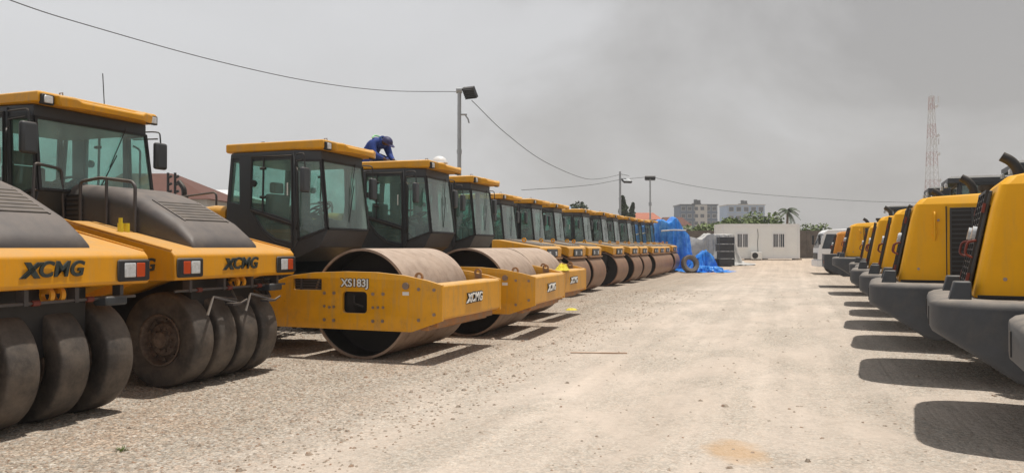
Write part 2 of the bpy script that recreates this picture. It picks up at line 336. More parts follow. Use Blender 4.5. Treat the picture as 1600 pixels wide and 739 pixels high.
def plate(outer, holes, thick, M, bevel=0):
    """flat plate in XY with holes, extruded, then transformed by M -> bmesh"""
    c = bpy.data.curves.new('c', 'CURVE'); c.dimensions = '2D'; c.fill_mode = 'BOTH'; c.extrude = thick/2; c.bevel_depth = bevel; c.bevel_resolution = 1
    for loop in [outer]+holes:
        s = c.splines.new('POLY'); s.points.add(len(loop)-1); s.use_cyclic_u = True
        for i, p in enumerate(loop): s.points[i].co = (p[0], p[1], 0, 1)
    o = bpy.data.objects.new('tmp', c); COL.objects.link(o); dg = bpy.context.evaluated_depsgraph_get(); dg.update()
    me = bpy.data.meshes.new_from_object(o.evaluated_get(dg)); bpy.data.objects.remove(o); bpy.data.curves.remove(c)
    b = newbm(); b.from_mesh(me); bpy.data.meshes.remove(me); bmesh.ops.remove_doubles(b, verts=b.verts, dist=1e-5)
    b.transform(M); return b
def rr(x0, x1, z0, z1, r=.05, n=3):
    out = []
    for cx, cz, a0 in ((x1-r, z1-r, 0), (x0+r, z1-r, 90), (x0+r, z0+r, 180), (x1-r, z0+r, 270)):
        for k in range(n+1):
            a = R(a0+90*k/n); out.append((cx+r*math.cos(a), cz+r*math.sin(a)))
    return out
MSIDE = Matrix(((1, 0, 0, 0), (0, 0, -1, 0), (0, 1, 0, 0), (0, 0, 0, 1)))   # XY -> XZ, normal -y
MFRONT = Matrix(((0, 0, 1, 0), (1, 0, 0, 0), (0, 1, 0, 0), (0, 0, 0, 1)))   # text x -> +y, up z, normal +x
def T(x, y, z): return Matrix.Translation((x, y, z))
def textbm(s, size, ext, off, shear, M, spacing=1.0):
    c = bpy.data.curves.new('t', 'FONT'); c.body = s; c.size = size; c.extrude = ext; c.offset = off; c.shear = shear; c.align_x = 'CENTER'; c.align_y = 'CENTER'; c.space_character = spacing
    o = bpy.data.objects.new('tmp', c); COL.objects.link(o); dg = bpy.context.evaluated_depsgraph_get(); dg.update()
    me = bpy.data.meshes.new_from_object(o.evaluated_get(dg)); bpy.data.objects.remove(o); bpy.data.curves.remove(c)
    b = newbm(); b.from_mesh(me); bpy.data.meshes.remove(me); b.transform(M); return b
def logo_bm(width, M, grow=0, stripes=True):
    """X with striped arm followed by bold slanted letters"""
    s = width/4.1
    b = textbm('CMG', 1.16*s, .008, .034*s+grow, .16, M @ T(.44*s, 0, 0) @ Matrix.Diagonal((1.12, 1.08, 1, 1)), 1.06)
    h = .46*s+grow
    def quad(pts):
        for z in (0.008,):
            vs = [b.verts.new(M @ Vector((p[0], p[1], z))) for p in pts]; f = b.faces.new(vs)
            r = bmesh.ops.extrude_face_region(b, geom=[f])
            for v in r['geom']:
                if isinstance(v, bmesh.types.BMVert): v.co += (M.to_3x3() @ Vector((0, 0, -.016)))
    x0 = -1.88*s
    quad([(x0-.02*s-grow, h), (x0+.34*s+grow, h), (x0+.98*s+grow, -h), (x0+.60*s-grow, -h)])
    if stripes:
        for k in range(3):
            o = k*.15*s
            quad([(x0-.30*s+o, -h), (x0-.30*s+o+.085*s, -h), (x0+.78*s+o+.085*s, h), (x0+.78*s+o, h)])
    else:
        quad([(x0-.30*s-grow, -h), (x0+.15*s+grow, -h), (x0+1.2*s+grow, h), (x0+.75*s-grow, h)])
    return b
def tag(o, label=None, cat=None, group=None, kind=None):
    if label: o['label'] = label
    if cat: o['category'] = cat
    if group: o['group'] = group
    if kind: o['kind'] = kind
    return o
def empty(name, loc=(0, 0, 0), rz=0):
    o = bpy.data.objects.new(name, None); COL.objects.link(o); o.location = loc; o.rotation_euler = (0, 0, rz); o.empty_display_size = .2; return o
KIDS = {}
def copy_tree(o, parent=None):
    c = o.copy(); COL.objects.link(c); c.parent = parent
    for ch in [q for q in COL.objects if q.parent == o]: copy_tree(ch, c)
    return c
PHI = R(20); SA, CA = math.sin(PHI), math.cos(PHI)
def gz(y):
    t = min(1, max(0, (y-44)/18)); return .6*t*t*(3-2*t)
def row(a, b, z=None):
    X, Y = a*SA+b*CA, a*CA-b*SA
    return (X, Y, gz(Y) if z is None else z)
def at(px, py, Y):
    return Vector(((px-800)/F*Y, Y, CAMH-(py-HZ)/F*Y))
def smoothstep(t): t = max(0, min(1, t)); return t*t*(3-2*t)

# ------------------------------------------------------------------ ground
b = newbm()
ys = [-30+i*2 for i in range(0, 60)]+[90, 100, 120, 160, 220, 320, 500, 900, 1500]
xs = [-1200, -600, -300, -150, -90, -60]+[-45+i*3 for i in range(0, 36)]+[65, 80, 110, 160, 300, 600, 1200]
V = [[b.verts.new((x, y, gz(y))) for x in xs] for y in ys]
for i in range(len(ys)-1):
    for j in range(len(xs)-1): b.faces.new((V[i][j], V[i][j+1], V[i+1][j+1], V[i+1][j]))
g = obj('ground', b, GROUND); tag(g, kind='structure')

# loose stones
b = newbm(); rs = random.Random(3)
for i in range(34000):
    a = rs.random()
    Y = 2.6+26*a**1.7
    xl, xr = -.70*Y, .70*Y
    X = rs.uniform(xl, xr)
    bb = X*CA-Y*SA
    if bb > -3.0 and rs.random() < .93: continue
    if bb > -5 and rs.random() < .4: continue
    s = rs.uniform(.005, .015)*(1.0+.9*(rs.random() < .08))*(1+Y*.028)
    sx, sy, sz = s*rs.uniform(.8, 1.6), s*rs.uniform(.8, 1.5), s*rs.uniform(.45, .8)
    ang = rs.random()*6.28; ca, sa = math.cos(ang), math.sin(ang)
    vs = []
    for (x, y, z) in ((1, 0, -.2), (.3, .9, -.2), (-.8, .55, -.2), (-.8, -.6, -.2), (.35, -.9, -.2)):
        x += rs.uniform(-.2, .2); y += rs.uniform(-.2, .2)
        vs.append(b.verts.new((X+(x*ca*sx-y*sa*sy), Y+(x*sa*sx+y*ca*sy), z*sz)))
    t1 = []
    for k in range(3):
        a2 = ang+k*2.1+rs.uniform(-.3, .3)
        t1.append(b.verts.new((X+math.cos(a2)*sx*.5, Y+math.sin(a2)*sy*.5, sz*rs.uniform(.7, 1.1))))
    b.faces.new(t1)
    mp_ = [0, 0, 1, 1, 2]
    for k in range(5):
        k2 = (k+1) % 5; A, B = t1[mp_[k]], t1[mp_[k2]]
        b.faces.new((vs[k], vs[k2], A)) if A is B else b.faces.new((vs[k], vs[k2], B, A))
st = obj('gravel_stones', b, STONE, smooth=0); tag(st, 'loose pale gravel stones scattered over the dusty ground', 'gravel', kind='stuff')

# ------------------------------------------------------------------ shared machine pieces
def panel(fb, gb, c, fw=.05, th=.05, inset=.03):
    """c: four corners (quad). frame bars into fb, pane into gb."""
    c = [Vector(p) for p in c]; cen = sum(c, Vector())/4
    nrm = (c[1]-c[0]).cross(c[3]-c[0]).normalized()
    for i in range(4):
        p, q = c[i], c[(i+1) % 4]; d = (q-p).normalized(); inn = nrm.cross(d).normalized()
        if inn.dot(cen-p) < 0: inn = -inn
        pts = [p-d*.0, q+d*.0, q+inn*fw, p+inn*fw]
        A = [fb.verts.new(v+nrm*th/2) for v in pts]; B = [fb.verts.new(v-nrm*th/2) for v in pts]
        fb.faces.new(A); fb.faces.new(B[::-1])
        for k in range(4): fb.faces.new((A[k], A[(k+1) % 4], B[(k+1) % 4], B[k]))
    if gb is not None:
        pts = [p+(cen-p).normalized()*inset for p in c]
        gb.faces.new([gb.verts.new(v) for v in pts])

def add_cab(t, ox, oz, fh=.62, zf=1.89, za=1.72, dark=DGR, rear_z=1.35, mirror_y=1.0, roofmat=None, roof_w=.76, mdx=0, mdz=0):
    """cab shared by the rollers; x of drum-relative design shifted by ox, heights by oz"""
    X = lambda v: v+ox
    Z = lambda v: v+oz
    body = newbm()
    side_out = [(X(-2.66), Z(1.12)), (X(-2.64), Z(2.3)), (X(-2.56), Z(3.10)), (X(-1.36), Z(3.10)), (X(-1.30), Z(za-.02)), (X(-1.42), Z(1.50)), (X(-1.62), Z(1.38)), (X(-1.9), Z(1.15)), (X(-2.2), Z(1.12))]
    rearw = [(X(-2.58), Z(2.34)), (X(-2.52), Z(3.03)), (X(-2.40), Z(3.03)), (X(-2.39), Z(2.30))]
    door_hole = [(X(-2.17), Z(2.24)), (X(-2.15), Z(3.01)), (X(-1.43), Z(3.01)), (X(-1.41), Z(2.03)), (X(-1.7), Z(2.12))]
    low_hole = [(X(-2.12), Z(2.15)), (X(-1.7), Z(2.02)), (X(-1.42), Z(1.94)), (X(-1.42), Z(1.70)), (X(-1.72), Z(1.76)), (X(-1.92), Z(1.90))]
    for sgn in (-1, 1):
        pb = plate(side_out, [rearw, door_hole, low_hole], .045, T(0, sgn*.76, 0) @ MSIDE)
        me = bpy.data.meshes.new('x'); pb.to_mesh(me); pb.free(); body.from_mesh(me); bpy.data.meshes.remove(me)
    # front lower shell
    for z0, z1, in ((0, 0),):
        P = lambda x, y, z: Vector((X(x), y, Z(z)))
        lo = [P(-1.62, -.74, 1.38), P(-1.32, -.76, 1.45), P(-1.0, -fh, 1.62), P(-1.0, fh, 1.62), P(-1.32, .76, 1.45), P(-1.62, .74, 1.38)]
        up = [P(-1.62, -.74, 1.60), P(-1.32, -.76, za), P(-.86, -fh, zf), P(-.86, fh, zf), P(-1.32, .76, za), P(-1.62, .74, 1.60)]
        loft(body, [lo, up])
    # rear wall low, top ring
    box(body, X(-2.66), X(-2.60), -.74, .74, Z(1.12), Z(2.30))
    box(body, X(-2.66), X(-1.6), -.74, .74, Z(1.10), Z(1.18))
    loft(body, [[P(-2.56, -.76, z) if i == 0 else v for i, v in enumerate([P(-2.56, -.76, z), P(-1.34, -.76, z), P(-.98, -fh+.02, z), P(-.98, fh-.02, z), P(-1.34, .76, z), P(-2.56, .76, z)])] for z in (2.975, 3.12)])
    gb = newbm(); sbs = {-1: newbm(), 1: newbm()}; rb = newbm(); fr = newbm()
    # windshield and quarter lights
    panel(fr, gb, [P(-.86, -fh, zf), P(-.86, fh, zf), P(-.98, fh-.02, 2.98), P(-.98, -fh+.02, 2.98)], .03, .035, .02)
    for s in (-1, 1):
        panel(fr, sbs[s], [P(-1.30, s*.76, za), P(-.86, s*fh, zf), P(-.98, s*(fh-.02), 2.98), P(-1.35, s*.76, 2.98)], .035, .035, .02)
    panel(body, rb, [P(-2.62, -.74, 2.30), P(-2.62, .74, 2.30), P(-2.56, .72, 3.06), P(-2.56, -.72, 3.06)], .06, .05, .03)
    cab = obj('cab', body, dark, t, bev=.008, seg=1)
    obj('windshield_frame', fr, BLK, cab, smooth=0)
    obj('windshield', gb, GLS, cab, smooth=0)
    for s in (-1, 1): obj('quarter_window', sbs[s], GLS, cab, smooth=0)
    obj('rear_window', rb, GLS, cab, smooth=0)
    for s in (-1, 1):
        g1 = newbm()
        for hole in (rearw,):
            g1.faces.new([g1.verts.new((x, s*.755, z)) for x, z in hole])
        obj('side_window', g1, GLS, cab, smooth=0)
        # door: frame, pull, panes
        d = newbm()
        yy = s*.785
        ring = [(X(-2.17), 2.20), (X(-2.15), 3.04), (X(-1.40), 3.04), (X(-1.38), 1.62), (X(-1.70), 1.70), (X(-1.94), 1.86)]
        ring = [(a_, Z(b_)) for a_, b_ in ring]
        tube(d, [(a_, yy, b_) for a_, b_ in ring+[ring[0]]], .016, 6)
        tube(d, [(X(-2.17), yy, Z(2.20)), (X(-1.7), yy, Z(2.06)), (X(-1.40), yy, Z(1.97))], .02, 6)
        tube(d, [(X(-1.94), yy, Z(2.16)), (X(-1.92), yy, Z(3.02))], .016, 6)
        for zz in (2.4, 2.85): cyl(d, (X(-1.96), yy-.03, Z(zz)), (X(-1.86), yy-.03, Z(zz)), .022, 8)
        cyl(d, (X(-2.1), yy, Z(2.62)), (X(-2.1), yy+s*.03, Z(2.62)), .055, 14)
        dd = obj('door', d, BLK, cab)
        for hole in (door_hole, low_hole):
            g2 = newbm(); g2.faces.new([g2.verts.new((x, s*.757, z)) for x, z in hole])
            obj('door_window', g2, GLS, cab, smooth=0)
        # mirror on bracket
        mb = newbm(); y0 = s*.80; y1 = s*mirror_y
        for zz in (3.04, 2.94):
            tube(mb, rnd([(X(-1.30), y0, Z(zz)), (X(-1.12+mdx), y1-s*.03, Z(zz)), (X(-1.02+mdx), y1, Z(zz-.01)), (X(-1.0+mdx), y1, Z(2.78+mdz))] if zz == 3.04 else [(X(-1.30), y0, Z(zz)), (X(-1.06+mdx), y1, Z(zz))], .04), .010, 6)
        mo = obj('mirror', mb, BLK, cab)
        hb = newbm(); box(hb, X(-1.05+mdx), X(-.97+mdx), y1-.095, y1+.095, Z(2.44+mdz), Z(2.82+mdz)); obj('mirror_housing', hb, DGR, cab, bev=.035, seg=3)
        # grab rail beside the door
        gbm = newbm(); tube(gbm, rnd([(X(-1.30), s*.80, Z(2.85)), (X(-1.24), s*.86, Z(2.80)), (X(-1.24), s*.86, Z(1.95)), (X(-1.30), s*.80, Z(1.9))], .05), .014, 8); obj('grab_rail', gbm, BLK, cab)
    # wipers
    wb = newbm()
    tube(wb, [P(-.96, fh*.55, 3.0), P(-.905, fh*.2, 2.45)], .006, 5); tube(wb, [P(-.895, fh*.32, 2.62), P(-.87, fh*.02, zf+.12)], .007, 5)
    obj('wiper', wb, BLK, cab)
    # roof: main slab, front visor, raised corners
    r = newbm(); rw = roof_w; rm = roofmat or YELP
    def ring(sc, z): cx = X(-1.75); return [(cx+(x-cx)*sc, y*sc, Z(z)) for x, y in ((X(-2.68), -rw), (X(-.84), -rw), (X(-.84), rw), (X(-2.68), rw))]
    loft(r, [ring(.975, 3.125), ring(1, 3.14), ring(1, 3.25), ring(.985, 3.268), ring(.80, 3.29)])
    # front lip with raised corner pods and a lower middle
    q = [(-rw+.17, -.72, 3.235), (-rw+.32, -.66, 3.235), (-rw+.38, -.64, 3.20), (-.22, -.62, 3.195), (.22, -.62, 3.195), (rw-.38, -.64, 3.20), (rw-.32, -.66, 3.235), (rw-.17, -.72, 3.235)]
    loft(r, [[(X(-.839), y, Z(3.13)), (X(x), y*.985, Z(3.10)), (X(x)+.01, y, Z(z-.025)), (X(x)-.02, y, Z(z)), (X(-.839), y, Z(z+.012))] for y, x, z in q])
    obj('roof', r, rm, cab, smooth=28, bev=.010, seg=1)
    # roof lamps (front corners)
    for s in (-1, 1):
        lb = newbm(); box(lb, X(-.86), X(-.80), s*(rw-.02)-(.14 if s > 0 else 0), s*(rw-.02)+(.14 if s < 0 else 0), Z(3.11), Z(3.232)); obj('roof_light_housing', lb, BLK, cab, bev=.008, seg=1)
        lb = newbm(); c0 = s*(rw-.09); box(lb, X(-.81), X(-.787), c0-.05, c0+.05, Z(3.125), Z(3.215)); obj('roof_light', lb, LAMP, cab, bev=.008, seg=1)
    for xx in (-2.3, -1.1):
        hb = newbm(); tube(hb, [(X(xx), -.35, Z(3.30)), (X(xx)+.0, -.35, Z(3.34)), (X(xx)+.05, -.35, Z(3.34)), (X(xx)+.05, -.35, Z(3.30))], .008, 6)
        obj('lifting_eye', hb, CHR, cab)
    # interior
    s_ = newbm(); box(s_, X(-2.25), X(-1.75), -.25, .25, Z(1.72), Z(1.86)); box(s_, X(-2.32), X(-2.18), -.24, .24, Z(1.80), Z(2.5)); box(s_, X(-2.32), X(-2.22), -.14, .14, Z(2.52), Z(2.70))
    for s in (-1, 1): box(s_, X(-2.2), X(-1.8), s*.34-.05, s*.34+.05, Z(1.98), Z(2.05))
    obj('seat', s_, SEATM, cab, bev=.03, seg=2)
    sk = newbm(); box(sk, X(-1.50), X(-1.48), -.757, -.751, Z(2.42), Z(2.62)); sk.transform(T(0, -.012, 0)); obj('window_sticker', sk, WLET, cab)
    c_ = newbm(); box(c_, X(-1.32), X(-1.12), -.35, .35, Z(1.6), Z(2.06)); cyl(c_, (X(-1.25), 0, Z(1.9)), (X(-1.42), 0, Z(2.22)), .035, 8)
    obj('dashboard', c_, SEATM, cab, bev=.02)
    w_ = newbm(); prof = [(.19+.016*math.cos(k*math.pi/3), .016*math.sin(k*math.pi/3)) for k in range(6)]
    lathe(w_, prof, 24, 'z', closed=True); box(w_, -.18, .18, -.015, .015, -.01, .01); box(w_, -.015, .015, -.18, .18, -.01, .01)
    w_.transform(T(X(-1.43), 0, Z(2.24)) @ Matrix.Rotation(R(-25), 4, 'Y')); obj('steering_wheel', w_, BLK, cab)
    return cab

def smooth_tyre(b, cx, cz, y, r, w):
    prof = [(r*.53, -w*.36), (r*.56, -w*.43), (r*.66, -w*.49), (r*.82, -w*.5), (r*.93, -w*.485), (r*.965, -w*.47), (r*.985, -w*.43), (r*.997, -w*.3), (r*1.003, 0), (r*.997, w*.3), (r*.985, w*.43), (r*.965, w*.47), (r*.93, w*.485), (r*.82, w*.5), (r*.66, w*.49), (r*.56, w*.43), (r*.53, w*.36)]
    lathe(b, prof, 44, 'y', (cx, y, cz))
def rimbm(b, cx, cz, y, r, w, s=-1):
    # dished disc facing -y (s=-1) with bolts
    q = lambda h: y+s*h
    lathe(b, [(r, q(w*.38)-y), (r*1.02, q(w*.47)-y), (r*.95, q(w*.47)-y), (r*.90, q(w*.40)-y), (r*.88, q(w*.14)-y), (r*.74, q(w*.10)-y), (r*.62, q(w*.24)-y), (r*.34, q(w*.26)-y), (r*.31, q(w*.44)-y), (r*.14, q(w*.46)-y), (.001, q(w*.46)-y)], 28, 'y', (cx, y, cz))
    for k in range(10):
        a = k*math.pi/5; x, z = cx+math.cos(a)*r*.45, cz+math.sin(a)*r*.45
        cyl(b, (x, q(w*.22), z), (x, q(w*.34), z), r*.06, 6)
        x, z = cx+math.cos(a+.3)*r*.78, cz+math.sin(a+.3)*r*.78
        cyl(b, (x, q(w*.08), z), (x, q(w*.22), z), r*.09, 8)
def lug_wheel(t, cx, y, r, w, s, name='rear_wheel'):
    b = newbm(); smooth_tyre(b, cx, r, y, r*.96, w)
    for k in range(22):
        a = 2*math.pi*k/22
        for ss in (-1, 1):
            M = T(cx, y+ss*w*.22, r) @ Matrix.Rotation(-a-(.14 if ss > 0 else 0), 4, 'Y') @ Matrix.Rotation(R(28*ss), 4, 'Z')
            box(b, r*.90, r*1.0, -w*.24, w*.24, -.03, .03, M=M)
    ty = obj(name, b, RUB, t); b = newbm(); rimbm(b, cx, r, y, r*.52, w, s); obj('rim', b, YEL, ty)
    return ty

# ------------------------------------------------------------------ pneumatic tyred rollers
def build_pneumatic(spacing, hood_back=.0, with_text=True):
    t = empty('pneumatic_roller')
    HW = 1.065
    # body: yellow deck with raked sides
    b = newbm()
    prof = [(.54, 1.255), (.56, 1.28), (.545, 1.53), (.50, 1.575), (-1.12, 1.93), (-1.9, 1.93), (-3.9, 1.93), (-3.9, 1.02), (-.95, 1.02), (-.60, 1.04), (-.30, 1.12), (0, 1.22), (.2, 1.248)]
    prism(b, prof, -HW, HW); body = obj('body', b, YEL, t, bev=.02, seg=3)
    # lip plate at the corner between side and deck
    for s in (-1, 1):
        b = newbm(); tube(b, [(.49, s*(HW-.012), 1.585), (-1.12, s*(HW-.012), 1.945)], .012, 6); obj('edge_trim', b, YEL, t)
    # lights
    for s in (-1, 1):
        yc = s*.86
        b = newbm(); box(b, .545, .590, yc-.19, yc+.19, 1.285, 1.50); h = obj('headlight', b, BLK, t, bev=.035, seg=2)
        b = newbm(); box(b, .58, .597, yc-.005 if s < 0 else yc-.13, yc+.13 if s < 0 else yc+.005, 1.325, 1.465); obj('lamp_glass', b, LAMP, h, bev=.01)
        b = newbm(); box(b, .58, .596, yc-.12 if s < 0 else yc+.015, yc-.015 if s < 0 else yc+.12, 1.325, 1.465); obj('indicator_glass', b, AMB, h, bev=.008)
    if with_text:
        obj('logo', logo_bm(.62, T(.562, 0, 1.42) @ Matrix.Rotation(R(4), 4, 'Y') @ MFRONT), DLET, t, smooth=0)
        obj('logo', logo_bm(.62, T(-.02, -HW-.003, 1.42) @ MSIDE), DLET, t, smooth=0)
    # grey engine hood, loft of rounded sections along x
    b = newbm(); rings = []
    for x, hw, z0, z1, rr_ in ((.335, .56, 1.585, 1.60, .02), (.33, .56, 1.588, 1.66, .05), (.27, .56, 1.60, 1.74, .09), (.05, .56, 1.63, 1.925, .13), (-.25, .565, 1.68, 2.080, .15), (-.5, .57, 1.73, 2.209, .17), (-.75, .57, 1.78, 2.30, .19), (-1.0, .575, 1.82, 2.36, .20), (-1.4, .58, 1.90, 2.40, .20), (-1.64, .58, 1.90, 2.42, .20)):
        ring = [(x, -hw, z0)]
        n = 7
        hgt = max(z1-z0, .012); r_ = min(rr_, hgt*.9)
        for k in range(n+1):
            a = math.pi-(math.pi/2)*k/n; ring.append((x, -hw+r_+r_*math.cos(a), z1-r_+r_*math.sin(a)))
        for k in range(n+1):
            a = math.pi/2-(math.pi/2)*k/n; ring.append((x, hw-r_+r_*math.cos(a), z1-r_+r_*math.sin(a)))
        ring.append((x, hw, z0)); rings.append(ring)
    loft(b, rings); hood = obj('hood', b, HOODG, t, smooth=50)
    # louvre: dark recess frame with slats, lying on the sloping hood
    sl = Vector((.05-(-.6), 0, 1.93-2.27)); ang = math.atan2(.34, .65)
    M = T(-.21, 0, 2.062) @ Matrix.Rotation(R(27.3), 4, 'Y')
    b = newbm(); box(b, -.265, .265, -.36, .36, -.006, .006, M=M); obj('louvre', b, BLK, hood)
    b = newbm()
    for k in range(7):
        x = -.24+k*.08
        box(b, x-.020, x+.016, -.36, .36, -.004, .0105, M=M)
    for s in (-1, 1): box(b, -.28, .28, s*.372-.012, s*.372+.012, -.02, .010, M=M)
    obj('louvre_slats', b, HOODG, hood, smooth=0)
    # side louvre of the hood
    b = newbm()
    for k in range(6): box(b, -1.75, -1.35, -.60, -.583, 1.94+k*.06, 1.965+k*.06)
    obj('side_louvre', b, BLK, hood, smooth=0)
    # wheels
    for k in range(4):
        y = (k-1.5)*spacing
        b = newbm(); smooth_tyre(b, 0, .55, y, .55, .31); ty = obj('tyre', b, RUB, t, smooth=60)
        b = newbm(); rimbm(b, 0, .55, y, .295, .30, -1); obj('rim', b, RIM, ty)
    for k in range(5):
        y = (k-2)*spacing
        b = newbm(); smooth_tyre(b, -3.3, .55, y, .55, .30); ty = obj('rear_tyre', b, RUB, t, smooth=60)
        b = newbm(); rimbm(b, -3.3, .55, y, .295, .30, -1); obj('rim', b, RIM, ty)
    b = newbm(); box(b, -3.7, .30, -.55, .55, .62, 1.24); box(b, -2.9, -.9, -1.02, 1.02, .55, 1.1); cyl(b, (0, -1.5*spacing, .55), (0, 1.5*spacing, .55), .09); cyl(b, (-3.3, -2*spacing, .55), (-3.3, 2*spacing, .55), .09); obj('chassis', b, BLK, t, bev=.01)
    # front scraper bar with sprinkler pipe and clevis
    b = newbm(); tube(b, [(.46, -.98, 1.13), (.46, .98, 1.13)], .014, 8)
    for y in (-.75, -.2, .3, .8): box(b, .38, .48, y-.02, y+.02, 1.11, 1.25)
    pipe = obj('spray_bar', b, RAILM, t)
    for y in (-.6, -.1, .45): b = newbm(); cyl(b, (.46, y-.035, 1.13), (.46, y+.035, 1.13), .026, 8); obj('spray_nozzle', b, RED, pipe)
    b = newbm()
    for y in (.06, .17): 
        lathe(b, [(.05, -.02), (.075, -.02), (.075, .02), (.05, .02)], 16, 'y', (.40, y, 1.19), closed=True); box(b, .33, .42, y-.02, y+.02, 1.2, 1.27)
    obj('tow_clevis', b, YEL, t)
    b = newbm()
    for k, y0 in enumerate((-.5, .15)):
        tube(b, [(.30, y0+.55, 1.2), (.48, y0+.5, .98), (.52, y0+.06, 1.04), (.60, y0-.12, .84)], .016, 6)
        tube(b, [(.52, y0+.06, 1.04), (.58, y0+.45, .94), (.56, y0+.60, .98)], .013, 6)
        box(b, .5, .62, y0+.28, y0+.44, .93, .955)
    obj('scraper_linkage', b, RAILM, t)
    b = newbm(); box(b, .38, .56, .55, .80, 1.06, 1.15); obj('plate_lamp', b, DGR, t, bev=.02)
    # handrails
    b = newbm()
    tube(b, rnd([(-1.35, -.62, 1.93), (-1.35, -.62, 2.42), (-1.05, -.60, 2.46), (-.55, -.60, 2.40), (-.50, -.60, 2.34), (-.50, -.60, 1.78)], .05), .02, 8)
    tube(b, [(-.95, -.60, 2.45), (-.95, -.60, 1.87)], .018, 8)
    tube(b, rnd([(-1.62, -.62, 1.93), (-1.62, -.66, 2.58), (-1.62, -1.02, 2.62), (-1.62, -1.04, 1.93)], .05), .018, 8)
    tube(b, [(-1.62, -.64, 2.30), (-1.62, -1.03, 2.30)], .014, 8)
    obj('handrail', b, RAILM, t, smooth=60)
    b = newbm()
    cyl(b, (-.52, -.70, 1.75), (-.52, -.70, 1.90), .032, 10); obj('filler_cap', b, YBAG, t)
    b = newbm(); cyl(b, (-.52, -.79, 1.75), (-.52, -.79, 1.90), .032, 10); cyl(b, (-.52, -.79, 1.90), (-.52, -.79, 1.96), .022, 10); obj('filler_cap', b, YBAG, t)
    cab = add_cab(t, -.74, .22, fh=.752, zf=2.08, za=2.0, mirror_y=.86, roof_w=.78, mdx=.14, mdz=.06)
    cab.scale.y = 1.17; cab.location.y = -.10
    b = newbm(); tube(b, [(-2.0, .35, 3.48), (-2.04, .35, 4.0)], .006, 5); obj('antenna', b, BLK, cab)
    return t
pn = build_pneumatic(.39)
pn.location = row(7.65, -6.84); pn.rotation_euler[2] = -PHI
tag(pn, 'yellow tyred roller with grey hood and cab in view, beside the big XS183J drum roller', 'road roller', 'pneumatic tyred rollers at the near end')
p1 = copy_tree(pn)
for q in [q for q in COL.objects if q.parent == p1 and q.name.startswith('scraper_linkage')]: bpy.data.objects.remove(q)
p1.location = row(4.98, -6.66)
# wider tyre track on the nearer machine
k1 = sorted([q for q in COL.objects if q.parent == p1 and q.name.startswith('tyre')], key=lambda q: q.name)
for k, q in enumerate(k1): q.location.y = (k-1.5)*(.50-.39)
tag(p1, 'yellow tyred roller cut off by the left edge, no cab in view', 'road roller')

